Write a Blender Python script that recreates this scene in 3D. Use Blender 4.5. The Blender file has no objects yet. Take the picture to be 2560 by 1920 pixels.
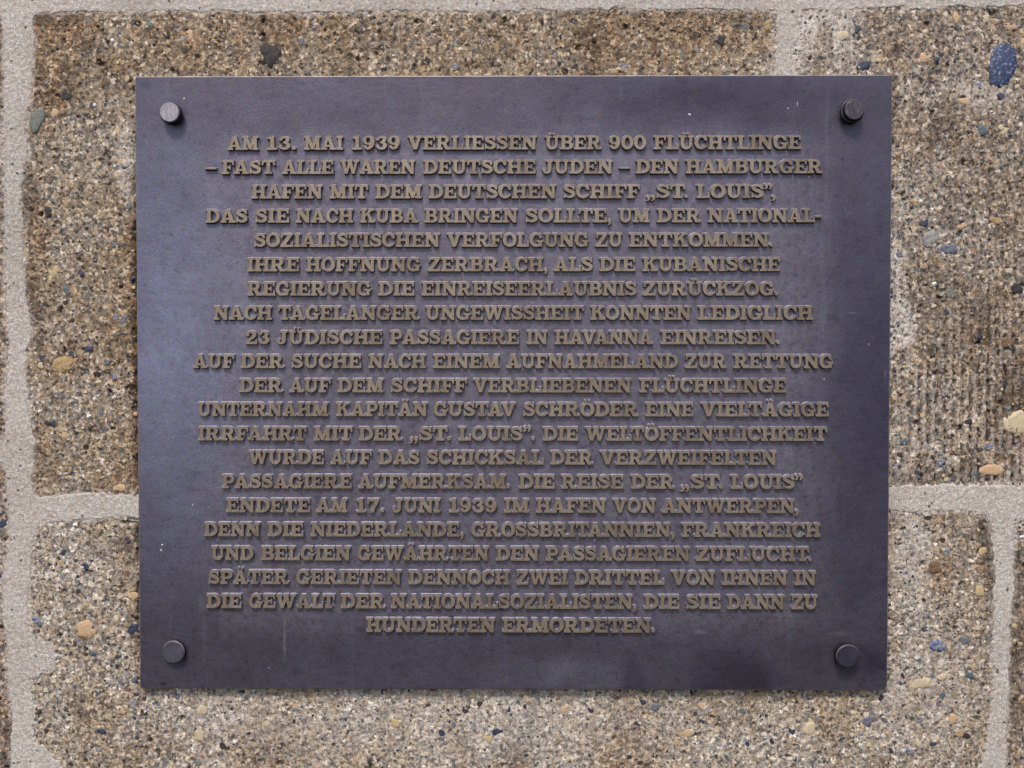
import bpy, math, random
import numpy as np
from mathutils import Vector, geometry

random.seed(7)
RNG = np.random.default_rng(11)
SC = bpy.context.scene
COL = SC.collection

# ------------------------------------------------------------------ camera, light, exposure
cam_data = bpy.data.cameras.new("camera")
cam_data.lens = 33.0
cam_data.sensor_width = 36.0
cam_data.clip_start = 0.01
cam_data.clip_end = 100.0
cam = bpy.data.objects.new("camera", cam_data)
cam.location = (0.005153, -0.747785, 0.015511)
cam.rotation_euler = (math.pi / 2 - 0.0202275, -0.000195, 0.0075047)
COL.objects.link(cam)
SC.camera = cam

SUN_ELEV = math.radians(54)
SUN_AZ = math.radians(-14)        # 0 = straight behind the camera, negative = from the left
world = bpy.data.worlds.new("World")
SC.world = world
world.use_nodes = True
wn = world.node_tree.nodes
sky = wn.new("ShaderNodeTexSky")
sky.sky_type = 'NISHITA'
sky.sun_disc = False
sky.sun_elevation = SUN_ELEV
# the sun stands in direction (sin az, -cos az): Blender's sky rotation is measured from +Y, clockwise
sky.sun_rotation = math.pi - SUN_AZ
sky.air_density = 1.0
sky.dust_density = 2.0
wn["Background"].inputs[1].default_value = 0.09
world.node_tree.links.new(sky.outputs[0], wn["Background"].inputs[0])

sun_data = bpy.data.lights.new("sun", 'SUN')
sun_data.energy = 1.5
sun_data.angle = math.radians(14)
sun_data.color = (1.0, 0.93, 0.84)
sun = bpy.data.objects.new("sun", sun_data)
to_sun = Vector((math.sin(SUN_AZ) * math.cos(SUN_ELEV), -math.cos(SUN_AZ) * math.cos(SUN_ELEV), math.sin(SUN_ELEV)))
sun.rotation_euler = to_sun.to_track_quat('Z', 'Y').to_euler()
COL.objects.link(sun)

vs = SC.view_settings
vs.view_transform = 'Standard'
vs.look = 'None'
vs.gamma = 1.0
vs.use_curve_mapping = False
vs.exposure = 1.2

# ------------------------------------------------------------------ measured layout (millimetres on the plaque / the wall)
PW, PH = 600.0, 489.6
WALL_Y = 0.0065           # the wall's face lies 6.5 mm behind the plaque's face
LINES = [
    (185.8, [('AM', -225.7, -201.3), ('13.', -194.5, -171.6), ('MAI', -165.1, -134.0), ('1939', -126.9, -88.8), ('VERLIESSEN', -82.9, 19.2), ('ÜBER', 25.5, 70.4), ('900', 76.2, 105.4), ('FLÜCHTLINGE', 111.3, 227.5)]),
    (166.8, [('–', -243.7, -234.6), ('FAST', -230.5, -188.1), ('ALLE', -182.6, -141.7), ('WAREN', -136.4, -77.1), ('DEUTSCHE', -70.6, 18.3), ('JUDEN', 23.6, 79.2), ('–', 84.1, 92.6), ('DEN', 97.3, 131.2), ('HAMBURGER', 136.7, 244.5)]),
    (147.4, [('HAFEN', -207.1, -150.6), ('MIT', -144.9, -114.4), ('DEM', -108.8, -71.8), ('DEUTSCHEN', -66.3, 34.5), ('SCHIFF', 40.0, 100.5), ('„ST.', 105.6, 138.9), ('LOUIS”,', 145.3, 207.8)]),
    (128.3, [('DAS', -243.5, -210.1), ('SIE', -204.2, -177.1), ('NACH', -171.8, -126.2), ('KUBA', -120.7, -74.8), ('BRINGEN', -69.7, 4.2), ('SOLLTE,', 10.1, 78.1), ('UM', 83.7, 108.5), ('DER', 114.2, 148.9), ('NATIONAL-', 154.4, 244.2)]),
    (109.1, [('SOZIALISTISCHEN', -205.2, -57.6), ('VERFOLGUNG', -52.1, 60.3), ('ZU', 65.8, 86.9), ('ENTKOMMEN.', 92.2, 205.7)]),
    (89.8, [('IHRE', -210.7, -169.4), ('HOFFNUNG', -164.0, -72.9), ('ZERBRACH,', -67.2, 27.7), ('ALS', 32.7, 63.5), ('DIE', 68.8, 97.2), ('KUBANISCHE', 102.8, 211.5)]),
    (70.6, [('REGIERUNG', -210.8, -112.2), ('DIE', -106.7, -77.8), ('EINREISEERLAUBNIS', -72.2, 98.2), ('ZURÜCKZOG.', 103.4, 210.1)]),
    (51.4, [('NACH', -237.7, -191.1), ('TAGELANGER', -186.4, -74.1), ('UNGEWISSHEIT', -69.1, 56.5), ('KONNTEN', 61.8, 141.6), ('LEDIGLICH', 146.9, 237.7)]),
    (32.0, [('23', -212.7, -192.9), ('JÜDISCHE', -187.6, -103.3), ('PASSAGIERE', -97.6, 5.2), ('IN', 11.3, 27.8), ('HAVANNA', 33.4, 111.4), ('EINREISEN.', 117.4, 211.8)]),
    (13.0, [('AUF', -254.5, -221.4), ('DER', -216.3, -181.8), ('SUCHE', -176.1, -120.2), ('NACH', -114.5, -68.8), ('EINEM', -63.2, -10.2), ('AUFNAHMELAND', -4.9, 131.2), ('ZUR', 136.9, 169.7), ('RETTUNG', 175.2, 254.1)]),
    (-6.2, [('DER', -217.6, -182.8), ('AUF', -177.8, -144.7), ('DEM', -139.4, -102.5), ('SCHIFF', -96.9, -36.1), ('VERBLIEBENEN', -31.2, 94.3), ('FLÜCHTLINGE', 100.7, 217.0)]),
    (-25.2, [('UNTERNAHM', -251.2, -146.5), ('KAPITÄN', -140.6, -67.6), ('GUSTAV', -62.9, 2.7), ('SCHRÖDER', 8.4, 99.9), ('EINE', 105.5, 143.7), ('VIELTÄGIGE', 149.6, 250.8)]),
    (-44.6, [('IRRFAHRT', -250.5, -164.1), ('MIT', -158.4, -127.4), ('DER', -122.4, -87.8), ('„ST.', -82.2, -49.1), ('LOUIS”.', -43.0, 17.8), ('DIE', 24.1, 52.4), ('WELTÖFFENTLICHKEIT', 57.9, 249.5)]),
    (-63.6, [('WURDE', -210.6, -150.2), ('AUF', -145.3, -112.1), ('DAS', -106.7, -74.0), ('SCHICKSAL', -68.4, 24.9), ('DER', 30.0, 64.2), ('VERZWEIFELTEN', 69.7, 209.7)]),
    (-82.8, [('PASSAGIERE', -232.0, -128.0), ('AUFMERKSAM.', -123.1, -2.0), ('DIE', 4.9, 33.6), ('REISE', 38.7, 88.2), ('DER', 94.1, 129.0), ('„ST.', 133.7, 167.1), ('LOUIS”', 173.3, 230.9)]),
    (-102.0, [('ENDETE', -228.6, -161.3), ('AM', -156.5, -131.7), ('17.', -124.9, -102.4), ('JUNI', -95.9, -57.5), ('1939', -50.7, -12.2), ('IM', -6.7, 13.2), ('HAFEN', 18.7, 74.5), ('VON', 79.8, 114.0), ('ANTWERPEN,', 118.9, 227.5)]),
    (-121.2, [('DENN', -246.3, -201.4), ('DIE', -195.7, -166.8), ('NIEDERLANDE,', -161.1, -38.9), ('GROSSBRITANNIEN,', -33.0, 129.1), ('FRANKREICH', 134.7, 244.7)]),
    (-140.3, [('UND', -240.9, -206.9), ('BELGIEN', -200.9, -129.2), ('GEWÄHRTEN', -123.8, -18.9), ('DEN', -13.2, 21.1), ('PASSAGIEREN', 26.5, 141.2), ('ZUFLUCHT.', 146.2, 238.0)]),
    (-159.5, [('SPÄTER', -243.2, -178.8), ('GERIETEN', -172.9, -88.7), ('DENNOCH', -83.0, -2.0), ('ZWEI', 3.1, 44.3), ('DRITTEL', 49.5, 121.2), ('VON', 126.6, 161.1), ('IHNEN', 167.0, 218.8), ('IN', 224.4, 241.4)]),
    (-178.8, [('DIE', -244.9, -216.6), ('GEWALT', -210.9, -141.8), ('DER', -137.3, -101.7), ('NATIONALSOZIALISTEN,', -97.1, 99.1), ('DIE', 104.8, 133.1), ('SIE', 138.4, 165.9), ('DANN', 171.1, 216.6), ('ZU', 222.1, 243.0)]),
    (-197.8, [('HUNDERTEN', -116.9, -13.8), ('ERMORDETEN.', -8.2, 113.7)]),
]
BLOCK_OUTLINES = {
    'A': [(-383.5, 295.7), (-346.2, 297.8), (-282.0, 297.3), (-121.9, 297.9), (37.7, 297.8), (190.4, 298.3), (211.1, 297.6), (210.3, 277.4), (209.2, 247.1), (209.0, 115.5), (210.1, -83.9), (102.5, -85.4), (-187.7, -87.0), (-302.7, -87.5), (-349.7, -87.8), (-382.2, -91.5), (-386.8, -89.8), (-389.9, -79.1), (-387.8, -61.3), (-386.9, -38.7), (-391.3, -22.5), (-391.8, 19.5), (-390.1, 29.1), (-386.1, 37.2), (-387.3, 45.3), (-390.4, 64.6), (-393.4, 87.1), (-393.4, 148.0), (-391.8, 173.6), (-388.5, 189.6), (-389.6, 202.4), (-390.1, 218.4), (-386.1, 234.3), (-385.2, 259.8), (-384.3, 282.0)],
    'B': [(228.5, 298.2), (270.4, 298.8), (307.8, 299.6), (333.2, 298.6), (355.4, 300.4), (450.3, 300.8), (455.0, -79.8), (384.7, -80.8), (304.7, -81.9), (250.2, -82.3), (236.3, 83.6), (224.1, 247.0), (223.6, 271.1)],
    'C': [(-383.7, -111.9), (-379.2, -109.9), (-337.0, -109.2), (-302.9, -109.2), (-123.2, -106.3), (102.6, -102.8), (295.3, -102.5), (336.9, -101.2), (372.1, -102.4), (381.1, -106.3), (383.2, -118.5), (385.9, -134.6), (386.8, -157.2), (385.1, -179.9), (386.1, -218.7), (388.3, -238.2), (386.5, -257.7), (384.9, -280.4), (381.2, -303.2), (379.3, -339.1), (-384.8, -341.9), (-387.0, -305.8), (-389.4, -289.4), (-390.5, -259.9), (-392.9, -240.3), (-393.2, -207.6), (-392.8, -175.0), (-390.0, -152.2), (-388.5, -132.7), (-387.1, -123.0)],
    'D': [(402.3, -112.0), (410.6, -108.8), (455.3, -108.1), (458.2, -338.8), (399.6, -339.0), (399.5, -270.6), (401.4, -205.7), (403.0, -173.4), (403.8, -134.6)],
    'E': [(-455.5, 298.1), (-409.2, 296.7), (-408.9, 266.2), (-408.5, 212.0), (-408.7, 167.3), (-408.9, 83.9), (-406.3, 32.4), (-409.1, 9.8), (-409.5, -32.2), (-411.0, -44.5), (-459.7, -45.2)],
    'F': [(-459.9, -63.3), (-411.2, -63.3), (-409.3, -71.1), (-410.3, -103.5), (-407.1, -111.6), (-406.6, -123.0), (-410.0, -131.1), (-412.3, -165.3), (-412.6, -194.6), (-409.7, -227.3), (-408.1, -260.0), (-407.2, -299.3), (-408.3, -342.0), (-463.3, -342.2)],
    'G': [(-455.0, 339.4), (-166.5, 338.5), (-169.8, 311.3), (-455.4, 311.5)],
    'H': [(-147.3, 338.5), (449.8, 336.7), (450.1, 314.0), (-144.2, 314.4)],
}
MORTAR_SMEARS = [
    [(-394.4, -200.5), (-374.3, -208.2), (-370.5, -220.6), (-373.2, -231.1), (-383.7, -238.3), (-396.8, -242.3), (-399.8, -220.7)],
    [(301.5, 110.3), (310.2, 102.7), (311.0, 83.5), (308.5, 70.8), (315.0, 61.2), (320.8, 48.4), (321.6, 35.6), (310.2, 28.5), (302.2, 27.3)],
    [(242.6, 286.8), (231.9, 267.9), (225.7, 245.8), (208.5, 245.8), (208.2, 299.5), (269.8, 300.6), (266.1, 283.6)],
    [(-403.8, -289.5), (-386.9, -291.4), (-374.5, -299.2), (-368.1, -313.9), (-368.4, -341.9), (-404.4, -342.0)],
]
NAMED_STONES = [
    (389.4, 254.3, 9.7, 19.4, 'navy', 'large dark blue stone with pale flecks'),
    (-194.1, 263.5, 9.0, 8.7, 'black', 'large brownish black stone'),
    (-357.1, 232.0, 4.8, 6.5, 'black', ''),
    (-381.8, 212.0, 6.1, 9.7, 'green', 'grey green stone at the block edge'),
    (-363.4, 15.9, 9.0, 6.5, 'ochre', ''),
    (-368.8, 90.3, 3.6, 3.9, 'yellow', ''),
    (-346.2, -199.0, 8.7, 6.1, 'tan', 'orange tan stone'),
    (405.9, -30.7, 10.3, 11.0, 'cream', 'large cream stone'),
    (327.2, -240.9, 8.7, 5.8, 'cream', ''),
    (342.4, -210.4, 5.2, 5.8, 'blue', ''),
    (287.0, -271.9, 5.2, 4.2, 'slate', ''),
    (240.0, -278.3, 5.8, 4.8, 'cream', ''),
    (374.7, 202.7, 4.5, 3.9, 'teal', ''),
    (333.9, 116.7, 6.1, 7.1, 'grey', ''),
    (349.0, 108.4, 6.8, 4.8, 'slate', ''),
    (329.0, 129.1, 3.6, 3.2, 'navy', ''),
    (395.3, 33.7, 7.4, 3.6, 'brown', ''),
    (384.9, -68.6, 8.7, 5.5, 'tan', ''),
    (339.6, -147.3, 6.1, 4.2, 'brown', ''),
    (382.5, -50.6, 3.6, 2.3, 'blue', ''),
    (-385.9, -191.6, 5.2, 2.9, 'blue', ''),
    (-308.1, -198.6, 3.6, 4.8, 'navy', ''),
    (-345.7, -147.9, 2.6, 3.2, 'navy', ''),
    (-363.5, -135.6, 2.6, 2.6, 'navy', ''),
    (-309.3, 142.8, 3.9, 2.9, 'slate', ''),
    (-313.2, 51.7, 2.9, 3.9, 'slate', ''),
    (-359.2, 74.8, 2.9, 4.5, 'teal', ''),
    (-359.7, 65.8, 2.3, 2.3, 'black', ''),
    (-326.4, 102.4, 2.3, 2.9, 'brown', ''),
    (-372.8, 138.4, 3.6, 3.9, 'black', ''),
    (-275.4, 280.2, 1.9, 2.9, 'black', ''),
    (-269.9, 285.9, 2.6, 2.6, 'navy', ''),
    (-333.6, -282.3, 3.6, 2.6, 'navy', ''),
    (-304.9, -287.2, 2.3, 1.9, 'navy', ''),
    (-307.1, -271.1, 1.9, 1.6, 'navy', ''),
    (-340.8, -218.3, 3.6, 2.6, 'teal', ''),
    (-272.4, -253.4, 2.9, 2.6, 'slate', ''),
    (-12.1, -281.3, 4.5, 2.6, 'navy', ''),
    (229.2, -303.1, 2.9, 2.9, 'black', ''),
    (-26.7, -258.9, 2.3, 2.3, 'black', ''),
    (9.9, -260.7, 1.9, 1.9, 'black', ''),
    (63.3, -263.5, 3.2, 2.6, 'navy', ''),
    (105.3, -256.9, 2.6, 2.3, 'navy', ''),
    (115.3, -261.4, 3.9, 2.9, 'slate', ''),
    (186.7, -263.8, 3.9, 2.3, 'slate', ''),
    (279.3, 254.2, 5.8, 3.6, 'navy', ''),
    (262.7, 277.6, 4.8, 4.2, 'cream', ''),
    (204.9, 262.3, 1.9, 1.9, 'black', ''),
    (166.1, 274.1, 2.9, 5.2, 'black', ''),
    (176.2, 286.7, 3.2, 1.9, 'green', ''),
    (-335.3, 224.0, 1.6, 1.6, 'white', ''),
    (-320.4, 275.2, 1.6, 1.6, 'white', ''),
    (-342.1, -26.0, 1.9, 1.6, 'white', ''),
    (337.1, 80.6, 1.9, 1.6, 'white', ''),
    (409.8, -122.3, 2.3, 1.3, 'white', ''),
    (389.0, 229.3, 2.6, 2.3, 'navy', ''),
    (395.1, 284.9, 5.2, 3.2, 'tan', ''),
    (352.9, 291.3, 3.2, 4.5, 'tan', ''),
    (327.2, 259.8, 4.2, 3.6, 'tan', ''),
    (359.9, 225.5, 4.5, 3.2, 'tan', ''),
    (-365.2, -145.7, 2.9, 2.9, 'ochre', ''),
    (386.3, 130.6, 4.8, 2.6, 'ochre', ''),
    (358.7, 126.5, 3.6, 2.9, 'tan', ''),
    (402.5, 76.5, 5.5, 4.2, 'black', ''),
    (365.0, -30.1, 3.2, 2.6, 'black', ''),
    (344.2, -62.2, 2.9, 2.6, 'blue', ''),
    (324.4, -70.6, 1.9, 2.3, 'navy', ''),
    (373.7, -167.0, 2.3, 2.9, 'teal', ''),
    (376.0, -166.3, 4.2, 3.9, 'yellow', ''),
    (-287.8, -260.6, 1.9, 1.6, 'teal', ''),
    (-252.0, -264.4, 5.2, 3.9, 'cream', ''),
    (-255.4, -285.0, 5.8, 5.2, 'cream', ''),
    (368.3, -234.3, 2.9, 2.6, 'teal', ''),
    (365.9, -283.7, 3.2, 2.6, 'black', ''),
    (361.1, -281.8, 3.9, 2.9, 'ochre', ''),
    (321.0, -296.9, 4.5, 2.3, 'blue', ''),
    (339.6, -290.3, 2.9, 1.9, 'navy', ''),
    (346.6, -251.3, 2.9, 2.9, 'teal', ''),
    (-413.0, -113.2, 2.9, 3.6, 'navy', ''),
    (-411.8, -123.6, 5.2, 1.3, 'brown', 'thin brown sliver at the block corner'),
    (-337.2, 223.0, 2.6, 2.9, 'navy', ''),
    (-326.8, 17.9, 2.9, 2.3, 'slate', ''),
    (-321.1, 5.9, 2.3, 2.6, 'blue', ''),
    (-335.1, -7.6, 1.9, 1.6, 'slate', ''),
    (-375.2, -30.9, 2.3, 2.3, 'black', ''),
    (-370.6, -32.2, 1.6, 2.9, 'navy', ''),
    (-335.0, -70.3, 2.6, 1.9, 'cream', ''),
    (-317.3, -83.9, 4.5, 3.6, 'tan', ''),
    (-353.9, -113.8, 2.6, 1.3, 'white', ''),
]


# ------------------------------------------------------------------ helpers
def tag(o, label=None, category=None, group=None, kind=None):
    if label: o["label"] = label
    if category: o["category"] = category
    if group: o["group"] = group
    if kind: o["kind"] = kind
    return o

def empty(name, parent=None, loc=(0, 0, 0)):
    o = bpy.data.objects.new(name, None)
    o.empty_display_size = 0.02
    o.location = loc
    COL.objects.link(o)
    if parent: o.parent = parent
    return o

def make_mesh(name, verts, faces, mats=(), midx=None, smooth=False):
    me = bpy.data.meshes.new(name)
    me.from_pydata(verts, [], faces)
    for m in mats: me.materials.append(m)
    if midx is not None:
        me.polygons.foreach_set("material_index", midx)
    if smooth:
        me.polygons.foreach_set("use_smooth", [True] * len(me.polygons))
    me.update()
    return me

def link(name, me, parent=None):
    o = bpy.data.objects.new(name, me)
    COL.objects.link(o)
    if parent: o.parent = parent
    return o

def quad_mesh(name, co, quads, mat, smooth=True):
    """fast mesh from numpy arrays of points (n,3) and quads (m,4)"""
    me = bpy.data.meshes.new(name)
    me.vertices.add(len(co)); me.vertices.foreach_set("co", co.astype(np.float32).ravel())
    n = len(quads)
    me.loops.add(n * 4); me.loops.foreach_set("vertex_index", quads.astype(np.int32).ravel())
    me.polygons.add(n); me.polygons.foreach_set("loop_start", np.arange(0, n * 4, 4, dtype=np.int32))
    if smooth: me.polygons.foreach_set("use_smooth", np.ones(n, dtype=bool))
    me.materials.append(mat)
    me.update(calc_edges=True)
    return me

def vnoise(X, Z, size, seed):
    """smooth value noise in -1..1 over points in millimetres"""
    r = np.random.default_rng(seed)
    T = r.random((256, 256)) * 2 - 1
    u, v = X / size + 1000.37, Z / size + 1000.71
    i, j = np.floor(u).astype(int), np.floor(v).astype(int)
    fu, fv = u - i, v - j
    fu = fu * fu * (3 - 2 * fu); fv = fv * fv * (3 - 2 * fv)
    a = T[i & 255, j & 255]; b = T[(i + 1) & 255, j & 255]
    c = T[i & 255, (j + 1) & 255]; d = T[(i + 1) & 255, (j + 1) & 255]
    return (a * (1 - fu) + b * fu) * (1 - fv) + (c * (1 - fu) + d * fu) * fv

def fbm(X, Z, size, seed, octaves=4, gain=0.5):
    s, a, t = 0, 1.0, 0
    for k in range(octaves):
        s = s + a * vnoise(X, Z, size / 2 ** k, seed + 31 * k); t += a; a *= gain
    return s / t

def smoothstep(a, b, x):
    t = np.clip((x - a) / (b - a), 0, 1)
    return t * t * (3 - 2 * t)

def sd_poly(X, Z, pts):
    """signed distance to a closed polygon, negative inside"""
    d = np.full(X.shape, 1e18); inside = np.zeros(X.shape, bool)
    n = len(pts)
    for k in range(n):
        ax, az = pts[k]; bx, bz = pts[(k + 1) % n]
        ex, ez = bx - ax, bz - az
        wx, wz = X - ax, Z - az
        t = np.clip((wx * ex + wz * ez) / (ex * ex + ez * ez + 1e-12), 0, 1)
        d = np.minimum(d, (wx - ex * t) ** 2 + (wz - ez * t) ** 2)
        if ez != 0:
            inside ^= ((az > Z) != (bz > Z)) & (X < ex * (Z - az) / ez + ax)
    return np.where(inside, -1, 1) * np.sqrt(d)

# ------------------------------------------------------------------ node helpers
class NT:
    def __init__(self, name):
        self.m = bpy.data.materials.new(name); self.m.use_nodes = True
        self.t = self.m.node_tree; self.n = self.t.nodes; self.l = self.t.links
        self.bsdf = self.n["Principled BSDF"]
        tc = self.n.new("ShaderNodeTexCoord"); self.co = tc.outputs["Object"]
    def put(self, sock, v):
        if isinstance(v, bpy.types.NodeSocket): self.l.new(v, sock)
        else: sock.default_value = v
    def mapping(self, scale, loc=(0, 0, 0)):
        n = self.n.new("ShaderNodeMapping"); n.inputs["Scale"].default_value = scale; n.inputs["Location"].default_value = loc
        self.l.new(self.co, n.inputs[0]); return n.outputs[0]
    def noise(self, scale, detail=3, rough=0.5, vec=None, dist=0.0):
        n = self.n.new("ShaderNodeTexNoise"); n.inputs["Scale"].default_value = scale
        n.inputs["Detail"].default_value = detail; n.inputs["Roughness"].default_value = rough
        n.inputs["Distortion"].default_value = dist
        self.l.new(vec or self.co, n.inputs["Vector"]); return n.outputs["Fac"]
    def noisec(self, scale, detail=2):
        n = self.n.new("ShaderNodeTexNoise"); n.inputs["Scale"].default_value = scale
        n.inputs["Detail"].default_value = detail
        self.l.new(self.co, n.inputs["Vector"]); return n.outputs["Color"]
    def voronoi(self, scale, vec=None, rnd=1.0):
        n = self.n.new("ShaderNodeTexVoronoi"); n.inputs["Scale"].default_value = scale
        n.inputs["Randomness"].default_value = rnd
        self.l.new(vec or self.co, n.inputs["Vector"]); return n.outputs["Distance"], n.outputs["Color"]
    def ramp(self, fac, stops, interp='LINEAR'):
        n = self.n.new("ShaderNodeValToRGB"); n.color_ramp.interpolation = interp
        e = n.color_ramp.elements
        while len(e) < len(stops): e.new(0.5)
        for k, (p, c) in enumerate(stops):
            e[k].position = p
            e[k].color = (c, c, c, 1) if isinstance(c, (int, float)) else (*c, 1)
        self.l.new(fac, n.inputs[0]); return n.outputs[0]
    def mix(self, fac, a, b, mode='MIX'):
        n = self.n.new("ShaderNodeMix"); n.data_type = 'RGBA'; n.blend_type = mode
        self.put(n.inputs[0], fac)
        for s, v in ((n.inputs[6], a), (n.inputs[7], b)):
            self.put(s, (*v, 1) if isinstance(v, tuple) and len(v) == 3 else v)
        return n.outputs[2]
    def math(self, op, a, b=0.0, clamp=False):
        n = self.n.new("ShaderNodeMath"); n.operation = op; n.use_clamp = clamp
        self.put(n.inputs[0], a); self.put(n.inputs[1], b); return n.outputs[0]
    def sep(self, col):
        n = self.n.new("ShaderNodeSeparateColor"); self.l.new(col, n.inputs[0]); return n.outputs
    def warp(self, scale, amount):
        """object coordinates shifted by noise, for irregular cells"""
        a = self.n.new("ShaderNodeVectorMath"); a.operation = 'SUBTRACT'
        self.l.new(self.noisec(scale), a.inputs[0]); a.inputs[1].default_value = (0.5, 0.5, 0.5)
        b = self.n.new("ShaderNodeVectorMath"); b.operation = 'SCALE'; b.inputs[3].default_value = amount
        self.l.new(a.outputs[0], b.inputs[0])
        c = self.n.new("ShaderNodeVectorMath"); c.operation = 'ADD'
        self.l.new(self.co, c.inputs[0]); self.l.new(b.outputs[0], c.inputs[1]); return c.outputs[0]
    def bump(self, height, dist, strength=1.0, normal=None):
        n = self.n.new("ShaderNodeBump"); n.inputs["Strength"].default_value = strength
        n.inputs["Distance"].default_value = dist; self.l.new(height, n.inputs["Height"])
        if normal: self.l.new(normal, n.inputs["Normal"])
        return n.outputs[0]
    def punch(self, c, contrast, sat):
        h = self.n.new("ShaderNodeHueSaturation"); h.inputs["Saturation"].default_value = sat; self.l.new(c, h.inputs["Color"])
        b = self.n.new("ShaderNodeGamma"); b.inputs[1].default_value = contrast; self.l.new(h.outputs[0], b.inputs[0])
        return b.outputs[0]
    def finish(self, color, rough=0.8, metal=0.0, normal=None, spec=0.5):
        b = self.bsdf
        self.put(b.inputs["Base Color"], (*color, 1) if isinstance(color, tuple) else color)
        self.put(b.inputs["Roughness"], rough); self.put(b.inputs["Metallic"], metal)
        b.inputs["Specular IOR Level"].default_value = spec
        if normal: self.l.new(normal, b.inputs["Normal"])
        return self.m

# ------------------------------------------------------------------ materials
def stone_material(name, matrix, warm, dark_share=0.05):
    t = NT(name)
    d1, c1 = t.voronoi(430, t.warp(900, 0.0022))
    d2, c2 = t.voronoi(190, t.warp(480, 0.0026))
    r1 = t.sep(c1); r2 = t.sep(c2)
    pal = [(0.00, (0.012, 0.012, 0.022)), (dark_share, (0.07, 0.055, 0.055)), (dark_share + 0.03, (0.19, 0.12, 0.07)),
           (0.24, (0.27, 0.225, 0.175)), (0.36, (0.19, 0.205, 0.235)), (0.48, (0.38, 0.31, 0.22)), (0.62, (0.33, 0.30, 0.27)),
           (0.76, (0.52, 0.38, 0.25)), (0.85, (0.62, 0.55, 0.48)), (0.95, (0.80, 0.76, 0.72))]
    g1 = t.ramp(r1[0], pal, 'CONSTANT')
    g2 = t.ramp(r2[0], [(0.0, (0.035, 0.035, 0.055)), (0.06, (0.17, 0.18, 0.195)), (0.24, (0.34, 0.27, 0.18)), (0.45, (0.28, 0.25, 0.22)),
                        (0.62, (0.50, 0.37, 0.23)), (0.75, (0.42, 0.38, 0.33)), (0.90, (0.62, 0.55, 0.44))], 'CONSTANT')
    mott = t.noise(300, 5, 0.78)
    mott2 = t.noise(120, 3, 0.6)
    c = t.mix(t.ramp(mott, [(0.40, 0.0), (0.60, 1.0)]), tuple(v * 0.36 for v in matrix), tuple(min(1, v * 1.55) for v in matrix))
    c = t.mix(0.58, c, g1)
    m2 = t.ramp(r2[1], [(0.42, 0.0), (0.50, 0.85)])
    edge = t.ramp(d2, [(0.25, 1.0), (0.50, 0.0)])
    c = t.mix(t.math('MULTIPLY', m2, edge), c, g2)
    big = t.noise(9, 4, 0.6)
    c = t.mix(t.ramp(big, [(0.40, 0.0), (0.60, 0.8)]), c, t.mix(1.0, c, warm, 'MULTIPLY'))
    c = t.mix(t.ramp(mott2, [(0.40, 0.0), (0.68, 0.75)]), c, t.mix(1.0, c, (0.60, 0.54, 0.50), 'MULTIPLY'))
    # rust, cement film, dirt and painted shade, laid out on the mesh
    at = t.n.new("ShaderNodeAttribute"); at.attribute_name = "wear_shade"
    wear_shade = t.sep(at.outputs["Color"])
    patch = t.noise(17, 5, 0.65, t.mapping((1, 1, 0.7), (5.3, 0, 2.2)))
    c = t.mix(t.ramp(patch, [(0.50, 0.0), (0.64, 0.55)]), c, t.mix(1.0, c, (0.78, 0.64, 0.44), 'MULTIPLY'))
    patch2 = t.noise(24, 5, 0.7, t.mapping((1, 1, 0.6), (1.3, 0, 7.2)))
    c = t.mix(t.ramp(patch2, [(0.54, 0.0), (0.66, 0.65)]), c, t.mix(1.0, c, (0.42, 0.38, 0.36), 'MULTIPLY'))
    rustm = t.math('MULTIPLY', wear_shade[1], t.ramp(t.noise(110, 5, 0.75), [(0.40, 0.0), (0.62, 0.85)]))
    c = t.mix(rustm, c, t.mix(1.0, c, (0.72, 0.47, 0.24), 'MULTIPLY'))
    film = t.math('MULTIPLY', wear_shade[0], t.ramp(t.noise(300, 3, 0.65), [(0.30, 0.35), (0.55, 1.0)]))
    c = t.mix(film, c, t.mix(t.noise(900, 2, 0.7), (0.34, 0.30, 0.27), (0.62, 0.57, 0.54)))
    dirt_shade = t.math('MULTIPLY', wear_shade[2], t.ramp(t.noise(210, 4, 0.75), [(0.36, 0.2), (0.56, 1.0)]))
    c = t.mix(dirt_shade, c, (0.050, 0.030, 0.018))
    fine = t.noise(1300, 2, 0.7)
    c = t.mix(0.5, c, t.mix(1.0, c, t.ramp(fine, [(0.32, 0.25), (0.68, 1.8)]), 'MULTIPLY'))
    h = t.math('ADD', t.math('MULTIPLY', mott, 1.2), t.math('MULTIPLY', fine, 1.0))
    nb = t.bump(h, 0.0011, 1.0)
    k = t.punch(c, 1.32, 0.80)
    c = t.mix(1.0, k, (1.62, 1.60, 1.56), 'MULTIPLY')
    return t.finish(c, 0.88, 0.0, nb, 0.3)

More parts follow.
